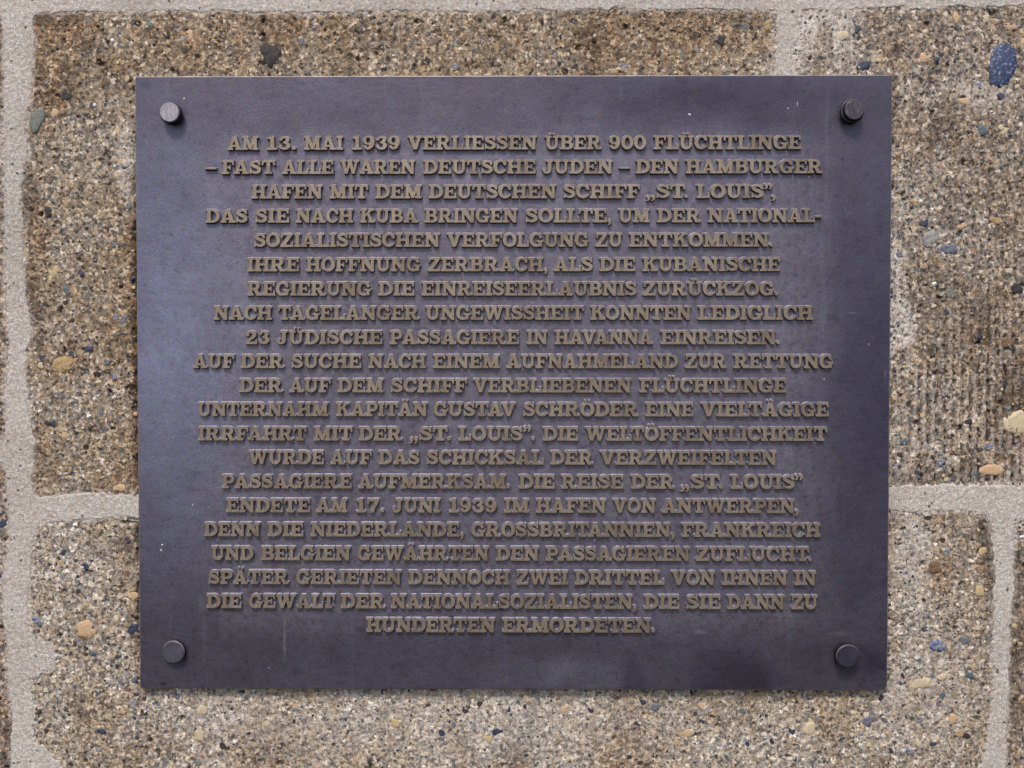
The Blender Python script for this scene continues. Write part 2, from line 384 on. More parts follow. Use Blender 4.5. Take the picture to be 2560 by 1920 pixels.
def mortar_material():
    t = NT("mortar_cement")
    f = t.noise(1100, 3, 0.75)
    g = t.noise(330, 4, 0.7)
    big = t.noise(14, 4, 0.6)
    st_ = t.noise(1.0, 3, 0.6, t.mapping((260, 260, 900)))
    c = t.ramp(f, [(0.30, (0.22, 0.18, 0.16)), (0.5, (0.56, 0.51, 0.47)), (0.68, (0.88, 0.84, 0.81))])
    c = t.mix(t.ramp(g, [(0.36, 0.75), (0.60, 0.0)]), c, (0.30, 0.25, 0.205))
    c = t.mix(t.ramp(st_, [(0.36, 0.45), (0.52, 0.0)]), c, (0.32, 0.27, 0.24))
    c = t.mix(t.ramp(big, [(0.40, 0.0), (0.66, 0.5)]), c, t.mix(1.0, c, (0.70, 0.68, 0.64), 'MULTIPLY'))
    d, cc = t.voronoi(520, t.warp(600, 0.001))
    r = t.sep(cc)
    c = t.mix(t.ramp(r[0], [(0.0, 0.9), (0.006, 0.0)], 'CONSTANT'), c, (0.08, 0.06, 0.06))
    c = t.mix(t.ramp(r[1], [(0.0, 0.5), (0.05, 0.0)], 'CONSTANT'), c, (0.40, 0.27, 0.17))
    nb = t.bump(t.math('ADD', f, t.math('MULTIPLY', g, 1.5)), 0.0008, 0.9)
    return t.finish(c, 0.92, 0.0, nb, 0.25)

BLOTCHES = [   # patina stains and marks, plus painted sheen and shade: centre x, z, half sizes (mm), edge softness, amount, colour
    (-275, 20, 105, 225, 0.95, 0.80, (0.210, 0.220, 0.320)), (150, 226, 175, 34, 0.8, 0.85, (0.036, 0.029, 0.050)),  # painted light: bluish sky sheen at left, dim reflection at top right
    (290, -10, 62, 260, 0.8, 0.85, (0.046, 0.040, 0.070)), (289, -224, 34, 24, 0.6, 0.75, (0.030, 0.024, 0.042)),  # right edge dimmed as painted shade, then a corner stain
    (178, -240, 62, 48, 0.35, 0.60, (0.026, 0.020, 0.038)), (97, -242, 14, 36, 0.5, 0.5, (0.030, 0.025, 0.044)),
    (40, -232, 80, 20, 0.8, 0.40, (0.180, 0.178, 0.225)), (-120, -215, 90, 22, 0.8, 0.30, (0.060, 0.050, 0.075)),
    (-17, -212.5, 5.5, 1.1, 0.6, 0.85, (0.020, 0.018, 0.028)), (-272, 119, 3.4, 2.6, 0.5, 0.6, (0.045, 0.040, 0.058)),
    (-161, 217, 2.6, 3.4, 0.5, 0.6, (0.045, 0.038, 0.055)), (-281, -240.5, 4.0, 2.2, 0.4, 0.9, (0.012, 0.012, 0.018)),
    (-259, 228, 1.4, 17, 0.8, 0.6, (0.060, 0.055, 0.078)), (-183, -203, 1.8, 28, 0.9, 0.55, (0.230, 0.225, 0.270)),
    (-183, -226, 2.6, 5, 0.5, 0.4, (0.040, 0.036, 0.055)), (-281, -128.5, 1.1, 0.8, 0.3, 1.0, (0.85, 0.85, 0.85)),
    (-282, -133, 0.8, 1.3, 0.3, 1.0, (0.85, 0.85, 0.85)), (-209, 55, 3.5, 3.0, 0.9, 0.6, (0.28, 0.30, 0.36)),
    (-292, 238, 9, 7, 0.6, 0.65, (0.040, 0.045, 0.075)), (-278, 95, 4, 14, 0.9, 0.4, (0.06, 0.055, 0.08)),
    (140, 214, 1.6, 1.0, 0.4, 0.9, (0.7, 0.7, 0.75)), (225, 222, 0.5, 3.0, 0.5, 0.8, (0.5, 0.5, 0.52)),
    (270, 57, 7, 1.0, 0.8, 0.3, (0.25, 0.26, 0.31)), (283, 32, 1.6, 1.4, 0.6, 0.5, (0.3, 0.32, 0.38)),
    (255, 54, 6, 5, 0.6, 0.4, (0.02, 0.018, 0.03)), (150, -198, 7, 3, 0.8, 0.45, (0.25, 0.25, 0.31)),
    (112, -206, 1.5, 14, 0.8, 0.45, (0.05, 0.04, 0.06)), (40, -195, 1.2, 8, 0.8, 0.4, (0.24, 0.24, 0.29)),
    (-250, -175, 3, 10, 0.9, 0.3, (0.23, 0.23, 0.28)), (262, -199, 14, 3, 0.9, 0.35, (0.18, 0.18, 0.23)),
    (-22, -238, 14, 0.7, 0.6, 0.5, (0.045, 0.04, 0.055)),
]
def patina_material(name="bronze_patina", body=True):
    t = NT(name)
    big = t.noise(5.5, 3, 0.5)
    mid = t.noise(40, 5, 0.65)
    small = t.noise(170, 4, 0.7)
    fine = t.noise(900, 3, 0.75)
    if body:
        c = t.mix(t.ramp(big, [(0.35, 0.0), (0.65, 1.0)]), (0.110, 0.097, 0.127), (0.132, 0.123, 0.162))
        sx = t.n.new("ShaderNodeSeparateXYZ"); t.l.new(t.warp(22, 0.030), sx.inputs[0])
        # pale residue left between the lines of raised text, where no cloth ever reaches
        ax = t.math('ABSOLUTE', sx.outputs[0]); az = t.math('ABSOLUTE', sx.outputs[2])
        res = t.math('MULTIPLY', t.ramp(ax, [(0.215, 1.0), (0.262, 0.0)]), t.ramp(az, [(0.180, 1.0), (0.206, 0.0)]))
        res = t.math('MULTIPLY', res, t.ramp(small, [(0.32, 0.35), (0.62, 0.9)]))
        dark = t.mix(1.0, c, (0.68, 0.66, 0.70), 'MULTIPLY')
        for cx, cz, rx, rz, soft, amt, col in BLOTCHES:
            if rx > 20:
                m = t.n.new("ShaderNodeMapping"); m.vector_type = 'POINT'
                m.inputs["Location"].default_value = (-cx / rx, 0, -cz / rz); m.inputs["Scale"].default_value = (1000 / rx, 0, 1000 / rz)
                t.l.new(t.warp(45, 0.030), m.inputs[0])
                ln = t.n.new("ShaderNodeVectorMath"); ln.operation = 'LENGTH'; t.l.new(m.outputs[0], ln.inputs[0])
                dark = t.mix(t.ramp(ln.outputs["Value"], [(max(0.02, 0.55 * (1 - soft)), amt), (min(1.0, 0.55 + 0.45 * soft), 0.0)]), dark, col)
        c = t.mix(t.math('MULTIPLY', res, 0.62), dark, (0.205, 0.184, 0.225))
    else:
        c = t.mix(t.ramp(small, [(0.35, 0.0), (0.65, 1.0)]), (0.13, 0.122, 0.155), (0.27, 0.26, 0.32))  # flanks paler than the plate: residue plus highlights painted into the colour
    c = t.mix(t.ramp(mid, [(0.38, 0.42), (0.62, 0.0)]), c, t.mix(1.0, c, (0.60, 0.54, 0.56), 'MULTIPLY'))
    c = t.mix(t.ramp(small, [(0.30, 0.55), (0.46, 0.0)]), c, t.mix(1.0, c, (0.55, 0.50, 0.52), 'MULTIPLY'))
    drip = t.noise(1.0, 4, 0.6, t.mapping((75, 75, 4.5)))
    c = t.mix(t.ramp(drip, [(0.60, 0.0), (0.78, 0.22)]), c, (0.22, 0.215, 0.27))
    chroma = t.noisec(800, 2)
    c = t.mix(0.7, c, t.mix(1.0, c, chroma, 'OVERLAY'))
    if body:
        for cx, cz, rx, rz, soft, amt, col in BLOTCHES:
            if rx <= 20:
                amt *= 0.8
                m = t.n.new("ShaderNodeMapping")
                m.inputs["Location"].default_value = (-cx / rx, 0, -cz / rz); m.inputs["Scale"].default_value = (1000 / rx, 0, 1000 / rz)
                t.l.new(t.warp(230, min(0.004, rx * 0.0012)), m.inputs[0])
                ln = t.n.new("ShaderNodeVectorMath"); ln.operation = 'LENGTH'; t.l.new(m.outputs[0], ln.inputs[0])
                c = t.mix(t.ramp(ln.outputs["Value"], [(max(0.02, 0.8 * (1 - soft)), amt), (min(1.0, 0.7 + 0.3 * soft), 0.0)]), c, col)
        sp, sc = t.voronoi(230, t.warp(300, 0.002))
        s = t.sep(sc)
        fleck = t.math('MULTIPLY', t.ramp(s[0], [(0.0, 1.0), (0.010, 0.0)], 'CONSTANT'), t.ramp(sp, [(0.08, 1.0), (0.15, 0.0)]))
        c = t.mix(fleck, c, (0.60, 0.58, 0.60))
        # fine scratches
        scr = t.noise(1.0, 2, 0.5, t.mapping((1400, 1400, 60)))
        gate = t.ramp(t.noise(45, 2, 0.5), [(0.56, 0.0), (0.64, 1.0)])
        c = t.mix(t.math('MULTIPLY', t.ramp(scr, [(0.70, 0.0), (0.76, 0.5)]), gate), c, (0.40, 0.39, 0.44))
    h = t.math('ADD', t.math('MULTIPLY', small, 0.9), t.math('MULTIPLY', fine, 0.45))
    nb = t.bump(h, 0.0007, 0.5)
    nb = t.bump(t.noise(16, 2, 0.5), 0.004, 0.3, nb)
    rg = t.ramp(small, [(0.3, 0.40), (0.7, 0.54)])
    return t.finish(c, rg, 0.6, nb, 0.5)

def brass_material(name="bronze_letter_face", c0=(0.168, 0.124, 0.084), c1=(0.250, 0.198, 0.148), rough=0.50):
    t = NT(name)
    a = t.noise(60, 3, 0.6)
    f = t.noise(900, 2, 0.7)
    c = t.mix(t.ramp(a, [(0.35, 0.0), (0.65, 1.0)]), c0, c1)
    c = t.mix(0.35, c, t.mix(1.0, c, t.ramp(f, [(0.3, 0.45), (0.7, 1.5)]), 'MULTIPLY'))
    return t.finish(c, rough, 0.5, t.bump(f, 0.0003, 0.3), 0.5)

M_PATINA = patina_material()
M_FLANK = patina_material("flank_residue_highlight", False)
M_BRASS = brass_material()
M_EDGE = brass_material("bronze_worn_edge", (0.13, 0.11, 0.10), (0.27, 0.23, 0.21), 0.5)
M_MORTAR = mortar_material()

def plain_stone(name, col, rough=0.6, col2=None, spot=0.0):
    t = NT(name)
    a = t.noise(260, 3, 0.7); f = t.noise(1200, 2, 0.7)
    col2 = col2 or tuple(min(1, v * 1.7 + 0.01) for v in col)
    c = t.mix(t.ramp(a, [(0.38, 0.0), (0.66, 1.0)]), col, col2)
    c = t.mix(0.6, c, t.mix(1.0, c, t.ramp(f, [(0.3, 0.5), (0.7, 1.5)]), 'MULTIPLY'))
    film = t.math('MULTIPLY', t.ramp(t.noise(330, 4, 0.7), [(0.44, 0.0), (0.60, 0.85)]), 0.95 if max(col) > 0.12 else 0.08)
    c = t.mix(film, c, (0.34, 0.285, 0.215))
    if spot:
        c = t.mix(t.math('MULTIPLY', t.ramp(t.noise(520, 2, 0.6), [(0.58, 0.0), (0.64, 1.0)]), spot), c, (0.42, 0.43, 0.46))
    return t.finish(c, rough, 0.0, t.bump(t.math('ADD', a, f), 0.0006, 0.7), 0.5)

STONES = {
    'navy': plain_stone("navy_stone", (0.008, 0.013, 0.036), 0.5, (0.024, 0.036, 0.085)),
    'black': plain_stone("black_stone", (0.008, 0.006, 0.009), 0.75, (0.030, 0.020, 0.020)),
    'blue': plain_stone("blue_stone", (0.020, 0.050, 0.17), 0.5, (0.10, 0.15, 0.28)),
    'teal': plain_stone("teal_stone", (0.035, 0.065, 0.085), 0.5, (0.09, 0.13, 0.14)),
    'slate': plain_stone("slate_stone", (0.06, 0.065, 0.09), 0.6, (0.15, 0.155, 0.18)),
    'grey': plain_stone("grey_stone", (0.13, 0.14, 0.15), 0.6, (0.25, 0.26, 0.27)),
    'green': plain_stone("greenish_stone", (0.10, 0.11, 0.085), 0.7, (0.17, 0.175, 0.15)),
    'ochre': plain_stone("ochre_stone", (0.24, 0.13, 0.030), 0.8, (0.42, 0.28, 0.10)),
    'yellow': plain_stone("yellow_stone", (0.42, 0.28, 0.10), 0.7, (0.50, 0.38, 0.18)),
    'tan': plain_stone("tan_stone", (0.44, 0.25, 0.11), 0.6, (0.58, 0.38, 0.20)),
    'cream': plain_stone("cream_stone", (0.46, 0.35, 0.19), 0.6, (0.60, 0.50, 0.34)),
    'brown': plain_stone("brown_stone", (0.085, 0.040, 0.022), 0.7, (0.20, 0.11, 0.055)),
    'white': plain_stone("quartz_grain", (0.70, 0.70, 0.74), 0.3, (0.85, 0.85, 0.88)),
    'fleck': plain_stone("flecked_navy_stone", (0.008, 0.018, 0.060), 0.5, (0.022, 0.045, 0.13), 0.5),
}

# ------------------------------------------------------------------ the wall
wall = empty("masonry_wall", loc=(0, WALL_Y, 0))
tag(wall, "rough wall of grey brown aggregate concrete blocks with pale mortar joints behind the bronze plaque", "wall")

G = 0.65                                                  # grid pitch of the modelled relief, mm
XS = np.arange(-452, 456, G); ZS = np.arange(-352, 350, G)
X, Z = np.meshgrid(XS, ZS, indexing='ij')
HIDDEN = (np.abs(X) < PW / 2 - 22) & (np.abs(Z) < PH / 2 - 22)   # behind the plaque: one coarse patch instead

wob = 1.5 * vnoise(X, Z, 24, 5) + 1.1 * vnoise(X, Z, 6, 6) + 0.9 * vnoise(X, Z, 2.4, 7)
sds = {}
for key, pts in BLOCK_OUTLINES.items():
    sds[key] = sd_poly(X, Z, pts) + wob
best = np.minimum.reduce(list(sds.values()))

smear = np.full(X.shape, 1e9)
for pts in (MORTAR_SMEARS[0], MORTAR_SMEARS[3]):
    smear = np.minimum(smear, sd_poly(X, Z, pts))
smear = smear + 2.0 * wob

# mortar relief: proud of the blocks' worn edges, sinking below them away from the joint
depth_in = -best
mh = 0.16 + 0.40 * fbm(X, Z, 30, 21, 3) + 0.16 * vnoise(X, Z, 2.5, 23) + 0.10 * vnoise(X, Z, 1.3, 24)
mh += 0.20 * fbm(X, Z, 6, 29, 3)
feather = 1.2 + 2.2 * np.clip(vnoise(X, Z, 17, 27) + 0.5 * vnoise(X, Z, 5, 28), 0, 1)
mh_joint = mh - 2.6 * smoothstep(-0.7, feather, depth_in)
sm_h = 0.40 + 0.10 * vnoise(X, Z, 2.0, 25) - 2.2 * smoothstep(-1.2, 2.2, smear)
MH = np.maximum(mh_joint, sm_h)
keep_m = ((depth_in < 3.0) | (smear < 3.5)) & ~HIDDEN

gx0 = X + 0.5 * vnoise(X, Z, 25, 61)
# cement film (x) and rust (y) on the blocks' faces, hand-laid after the photograph
film = 0.5 * smoothstep(1.6, -0.3, -best - 3.0 * np.clip(vnoise(X, Z, 12, 101), 0, 1) - 1.0)
for k_, soft_, amt_ in ((1, 5.0, 0.85), (2, 12.0, 0.95), (0, 2.5, 0.8)):
    film = np.maximum(film, amt_ * smoothstep(soft_, -soft_ * 0.6, sd_poly(X, Z, MORTAR_SMEARS[k_]) + 3 * wob))
def spot(cx, cz, rx, rz, amt, seed):
    return amt * smoothstep(1.15, 0.35, np.hypot((X - cx) / rx, (Z - cz) / rz) + 0.35 * fbm(X, Z, 14, seed, 4))
ribs = 0.55 * smoothstep(0.2, 0.9, np.cos(gx0 * 2 * math.pi / 6.8 + math.pi)) * smoothstep(150, -30, Z) * smoothstep(290, 330, X)
film = np.maximum(film, ribs * (sds['B'] < 0) * np.clip(0.5 + vnoise(X, Z, 16, 119), 0, 1))
streak = smoothstep(-0.15, 0.6, vnoise(X, Z / 12.0, 2.2, 103) + 0.4 * vnoise(X, Z, 1.6, 104))
film = np.maximum(film, spot(250, 275, 38, 34, 0.85, 110) * (0.25 + 0.75 * streak))
film = np.maximum(film, spot(322, -140, 20, 45, 0.6, 111))
film = np.maximum(film, spot(375, 232, 30, 16, 0.55, 112))
film = np.maximum(film, spot(-309, 175, 12, 40, 0.55, 113))
film = np.maximum(film, spot(310, -45, 8, 60, 0.35, 114) * (0.3 + 0.7 * streak))
film = np.maximum(film, spot(-60, -275, 260, 40, 0.30, 115))
film = np.maximum(film, spot(330, -250, 60, 50, 0.30, 116))
rust = np.zeros(X.shape)
for k_, (cx, cz, rx, rz, a_) in enumerate(((-365, 285, 35, 25, 0.8), (-370, 235, 22, 30, 0.9), (-385, 130, 16, 60, 0.8), (-360, 20, 20, 22, 1.0),
        (-120, 285, 190, 26, 0.6), (150, 270, 100, 26, 0.5), (-303, 40, 6, 190, 1.0), (-303, -190, 6, 60, 0.9), (400, -60, 40, 30, 0.8), (345, -150, 18, 16, 0.9),
        (330, 265, 50, 30, 0.4), (410, 60, 30, 40, 0.5), (-380, -60, 25, 40, 0.5), (60, -292, 60, 14, 0.5), (-255, -290, 60, 18, 0.4), (330, -90, 30, 25, 0.5))):
    rust = np.maximum(rust, spot(cx, cz, rx, rz, a_, 130 + k_))

dirt_shade = 0.95 * smoothstep(-7.5, -2.0, X + 301 + 2.2 * vnoise(X * 0, Z, 14, 181) + 2.0 * vnoise(X, Z, 3.0, 182)) * (X < -280) * smoothstep(-225, -190, Z) * smoothstep(215, 120, Z)  # strip by the plaque's left side: grime plus painted contact shadow
dirt_shade *= np.clip(0.65 + 0.7 * vnoise(X, Z, 10, 183), 0, 1)
dirt_shade = np.maximum(dirt_shade, 0.9 * (np.abs(X - 302) < 2.2) * smoothstep(0.0, 0.5, vnoise(X, Z, 3.0, 184)) * (np.abs(Z) < 242))  # dashes of painted shadow along the plaque's right edge
for k_, (cx, cz, rx, rz, a_) in enumerate(((-392, 150, 12, 40, 0.5), (-388, 60, 12, 30, 0.5), (-391, -60, 10, 30, 0.4), (345, -75, 60, 14, 0.5), (400, -10, 14, 60, 0.5),
        (-375, 292, 30, 8, 0.4), (378, -120, 8, 30, 0.7), (385, -160, 6, 60, 0.6), (-402, -290, 10, 30, 0.6), (-402, -90, 8, 24, 0.6), (405, -200, 10, 90, 0.5), (60, 297, 60, 5, 0.4), (180, 290, 40, 6, 0.4))):
    dirt_shade = np.maximum(dirt_shade, spot(cx, cz, rx, rz, a_, 160 + k_))

def grid_object(name, H, keep, mat, parent, wear_shade=False):
    kc = keep[:-1, :-1] & keep[1:, :-1] & keep[:-1, 1:] & keep[1:, 1:]
    used = np.zeros(keep.shape, bool)
    used[:-1, :-1] |= kc; used[1:, :-1] |= kc; used[:-1, 1:] |= kc; used[1:, 1:] |= kc
    idx = np.full(keep.shape, -1, np.int64); idx[used] = np.arange(used.sum())
    co = np.stack([X[used] / 1000, -H[used] / 1000, Z[used] / 1000], 1)
    i, j = np.nonzero(kc)
    q = np.stack([idx[i, j], idx[i + 1, j], idx[i + 1, j + 1], idx[i, j + 1]], 1)
    me = quad_mesh(name, co, q, mat)
    if wear_shade:
        a = me.attributes.new("wear_shade", 'FLOAT_COLOR', 'POINT')
        a.data.foreach_set("color", np.stack([film[used], rust[used], dirt_shade[used], 1 + 0 * film[used]], 1).astype(np.float32).ravel())
    return link(name, me, parent)

grid_object("mortar", MH, keep_m, M_MORTAR, wall)

# block relief
BH = 0.35 * fbm(X, Z, 60, 41, 3) + 0.28 * fbm(X, Z, 9, 43, 3) + 0.34 * vnoise(X, Z, 2.8, 47) + 0.22 * vnoise(X, Z, 1.45, 48)
BH -= 0.8 * smoothstep(0.55, 0.9, vnoise(X, Z, 3.4, 51)) * smoothstep(-0.2, 0.5, vnoise(X, Z, 40, 52))
# vertical saw grooves on the right block, deeper towards the lower right, with a broken bottom edge
gx = X + 0.5 * vnoise(X, Z, 25, 61)
groove = smoothstep(0.30, 0.95, np.cos(gx * 2 * math.pi / 6.8)) * np.clip(0.7 + 0.8 * vnoise(X, Z, 4, 62) + 0.3 * vnoise(X, Z, 30, 63), 0.1, 1.4)
gz = smoothstep(120, -60, Z) * smoothstep(300, 345, X) + 0.25 * smoothstep(290, 300, X) * smoothstep(330, 200, Z)
gz = gz * (sds['B'] < 1)
BH -= 4.2 * groove * np.clip(gz, 0, 1)
# fine vertical combing of the right hand blocks and of the area above the plaque's right corner
comb = smoothstep(0.0, 0.9, vnoise(X, Z / 9.0, 1.9, 64)) * np.clip(0.6 + vnoise(X, Z, 35, 65), 0, 1)
BH -= 0.95 * comb * (0.55 + 0.45 * smoothstep(60, 300, X))
# worn edges
BH -= 0.12 * smoothstep(-3, 1.0, best)
# broken hollow along the plaque's left side
hx = X + 301 + 2.5 * vnoise(X * 0, Z, 14, 81) + 1.2 * vnoise(X * 0, Z, 3.5, 82)
BH -= 5.0 * smoothstep(-6.5, -1.0, hx) * (X < -270) * smoothstep(-235, -200, Z) * smoothstep(225, 150, Z) * np.clip(0.6 + 0.6 * vnoise(X, Z, 12, 83), 0, 1)

# pits: real hollows, many small ones and some larger
def pit(cx, cz, rx, rz, ang, dep):
    R = max(rx, rz) * 1.6 + G
    i0, i1 = np.searchsorted(XS, [cx - R, cx + R]); j0, j1 = np.searchsorted(ZS, [cz - R, cz + R])
    if i1 - i0 < 2 or j1 - j0 < 2: return
    x = X[i0:i1, j0:j1] - cx; z = Z[i0:i1, j0:j1] - cz
    ca, sa = math.cos(ang), math.sin(ang)
    u = (x * ca + z * sa) / rx; v = (-x * sa + z * ca) / rz
    d = np.sqrt(u * u + v * v) + 0.22 * vnoise(x + cx, z + cz, max(rx, rz) * 0.9, 71)
    BH[i0:i1, j0:j1] -= dep * (1 - smoothstep(0.55, 1.1, d))

def visible(x, z, pad=0.0):
    return not (abs(x) < PW / 2 - pad and abs(z) < PH / 2 - pad)

for k in range(3400):
    x = random.uniform(-420, 420); z = random.uniform(-318, 315)
    if not visible(x, z, 6): continue
    r = 0.55 + random.expovariate(2.4)
    r = min(r, 2.6)
    pit(x, z, r, r * random.uniform(0.6, 1.4), random.uniform(0, 3.1), r * random.uniform(0.9, 1.7))
for k in range(170):
    x = random.uniform(-418, 418); z = random.uniform(-316, 312)
    r = random.uniform(1.4, 2.8)
    if visible(x, z, 2): pit(x, z, r, r * random.uniform(0.5, 1.2), random.uniform(0, 3.1), random.uniform(2.2, 4.0))
for k in range(110):                                      # broken hollows along the plaque's sides
    side = random.choice((-1, -1, 1))
    x = side * (PW / 2 + random.uniform(-2, 4)); z = random.uniform(-240, 235)
    pit(x, z, random.uniform(0.8, 2.0), random.uniform(1.5, 4.5), 0, random.uniform(1, 2.2))
pit(-309, -111, 8, 2.6, 0.05, 3.0); pit(-308, -3, 4, 3, 0.4, 3.0); pit(407, 77, 8, 4, 0.2, 3.0)

def height_at(x, z):
    i = min(len(XS) - 1, max(0, int(round((x - XS[0]) / G)))); j = min(len(ZS) - 1, max(0, int(round((z - ZS[0]) / G))))
    return BH[i, j], MH[i, j]

BLOCK_LOOK = {
    'A': ((0.365, 0.318, 0.245), (0.80, 0.66, 0.50), 0.09, "brown aggregate block behind most of the plaque"),
    'B': ((0.415, 0.382, 0.345), (0.76, 0.66, 0.56), 0.14, "vertically grooved block right of the plaque"),
    'C': ((0.480, 0.442, 0.390), (0.84, 0.76, 0.66), 0.10, "paler grey aggregate block below the plaque"),
    'D': ((0.38, 0.34, 0.31), (0.80, 0.70, 0.58), 0.14, None),
    'E': ((0.31, 0.275, 0.26), (0.75, 0.62, 0.50), 0.11, None),
    'F': ((0.30, 0.265, 0.25), (0.75, 0.62, 0.50), 0.12, None),
    'G': ((0.35, 0.30, 0.24), (0.80, 0.66, 0.50), 0.06, None),
    'H': ((0.35, 0.30, 0.24), (0.80, 0.66, 0.50), 0.06, None),
}
blocks = {}
for key, (mx, warm, ds, label) in BLOCK_LOOK.items():
    sd = sds[key]
    keep = (sd < 1.6) & ~HIDDEN & ~((smear < -5) )
    bo = grid_object("stone_block", BH, keep, stone_material("aggregate_concrete_" + key.lower(), mx, warm, ds), wall, True)
    if label: bo["label"] = label
    blocks[key] = bo

# coarse backing behind the plaque and under everything, so no ray slips through the hidden area
bk = make_mesh("mortar_backing", [(-0.46, 0.006, -0.36), (0.46, 0.006, -0.36), (0.46, 0.006, 0.36), (-0.46, 0.006, 0.36),
                                  (-0.46, 0.06, -0.36), (0.46, 0.06, -0.36), (0.46, 0.06, 0.36), (-0.46, 0.06, 0.36)],
               [(0, 1, 2, 3), (7, 6, 5, 4), (0, 4, 5, 1), (3, 2, 6, 7), (0, 3, 7, 4), (1, 5, 6, 2)], [M_MORTAR])
link("mortar_bed", bk, wall)
inner = make_mesh("block_core", [(-0.282, 0.0012, -0.226), (0.282, 0.0012, -0.226), (0.282, 0.0012, 0.226), (-0.282, 0.0012, 0.226)],
                  [(0, 1, 2, 3)], [blocks['A'].data.materials[0]])
link("block_core", inner, blocks['A'])

# ------------------------------------------------------------------ stones set in the blocks
def stone_geometry(rx, rz, proud, seed, n=11, ang=0.0):
    r = random.Random(seed)
    prof = [(1.06, -0.9), (1.0, 0.0), (0.84, 0.62 * proud + 0.02), (0.46, 0.92 * proud + 0.03)]
    ph = r.uniform(0, 6.28)
    out = [1 + 0.18 * math.sin(2 * a + ph) + 0.09 * math.sin(3 * a + 2 * ph) + r.uniform(-0.13, 0.13) for a in [6.2832 * k / n for k in range(n)]]
    V, F = [], []
    ca, sa = math.cos(ang), math.sin(ang)
    for s, h in prof:
        for k in range(n):
            a = 6.2832 * k / n
            x = rx * s * out[k] * math.cos(a); z = rz * s * out[k] * math.sin(a)
            hh = h + (r.uniform(-0.18, 0.18) * proud if h > 0 else 0)
            V.append(((x * ca - z * sa) / 1000, -hh / 1000, (x * sa + z * ca) / 1000))
    V.append((0, -(proud * r.uniform(0.8, 1.1) + 0.03) / 1000, 0))
    for lv in range(len(prof) - 1):
        for k in range(n):
            a, b = lv * n + k, lv * n + (k + 1) % n
            F.append((a, b, b + n, a + n))
    base = (len(prof) - 1) * n
    for k in range(n):
        F.append((base + k, base + (k + 1) % n, len(V) - 1))
    return V, F

def owner(x, z):
    i = min(len(XS) - 1, max(0, int(round((x - XS[0]) / G)))); j = min(len(ZS) - 1, max(0, int(round((z - ZS[0]) / G))))
    k = min(sds, key=lambda q: sds[q][i, j])
    return k, sds[k][i, j], smear[i, j]

placed = []
for n_, (x, z, rx, rz, kind, label) in enumerate(NAMED_STONES):
    key, sd, sm = owner(x, z)
    bh, mh_ = height_at(x, z)
    mat = STONES['fleck' if n_ == 0 else kind]
    proud = 0.25 + 0.05 * min(rx, rz)
    V, F = stone_geometry(rx, rz, proud, 100 + n_, 13 if rx > 4 else 9)
    me = make_mesh("pebble", V, F, [mat], smooth=True)
    o = link("pebble", me, blocks[key])
    lvl = max(-0.35, min(0.35, bh)) if kind != 'black' else max(-0.3, min(0.0, bh))
    o.location = (x / 1000, -lvl / 1000, z / 1000)
    if label: o["label"] = label
    placed.append((x, z, max(rx, rz)))

KINDS = ['navy', 'black', 'slate', 'teal', 'grey', 'tan', 'cream', 'ochre', 'brown', 'yellow', 'blue', 'white', 'green']
def pick_kind(x, z, key):
    w = dict(navy=23, black=25, slate=10, teal=6, grey=7, tan=10, cream=12, ochre=6, brown=8, yellow=4, blue=6, white=1.2, green=3)
    if key == 'A' and z > 150: w.update(ochre=12, tan=12, brown=11, navy=6)
    if key == 'C': w.update(navy=11, blue=6, cream=16, ochre=3, brown=4)
    if key == 'B' or key == 'D': w.update(navy=14, black=14)
    if key in 'EF': w.update(navy=16, black=14)
    ks = list(w); return random.choices(ks, [w[k] for k in ks])[0]

def clear_of(x, z, r):
    return all((x - a) ** 2 + (z - b) ** 2 > (r + c) ** 2 * 0.9 for a, b, c in placed)

n_single = 0
tries = 0
while n_single < 200 and tries < 6000:
    tries += 1
    x = random.uniform(-412, 412); z = random.uniform(-308, 306)
    r = random.uniform(2.0, 4.3) if random.random() < 0.3 else random.uniform(1.7, 2.6)
    if not visible(x, z, -1): continue
    key, sd, sm = owner(x, z)
    if sd > -r or sm < 3 or not clear_of(x, z, r): continue
    kind = pick_kind(x, z, key)
    if r > 3.2 and kind in ('white', 'black', 'blue'): kind = 'tan'
    bh, _ = height_at(x, z)
    V, F = stone_geometry(r, r * random.uniform(0.6, 1.15), random.uniform(0.15, 0.4), 1000 + n_single, 9, random.uniform(0, 3.1))
    o = link("pebble", make_mesh("pebble", V, F, [STONES[kind]], smooth=True), blocks[key])
    o.location = (x / 1000, -max(-0.5, min(0.35, bh)) / 1000, z / 1000)
    placed.append((x, z, r)); n_single += 1

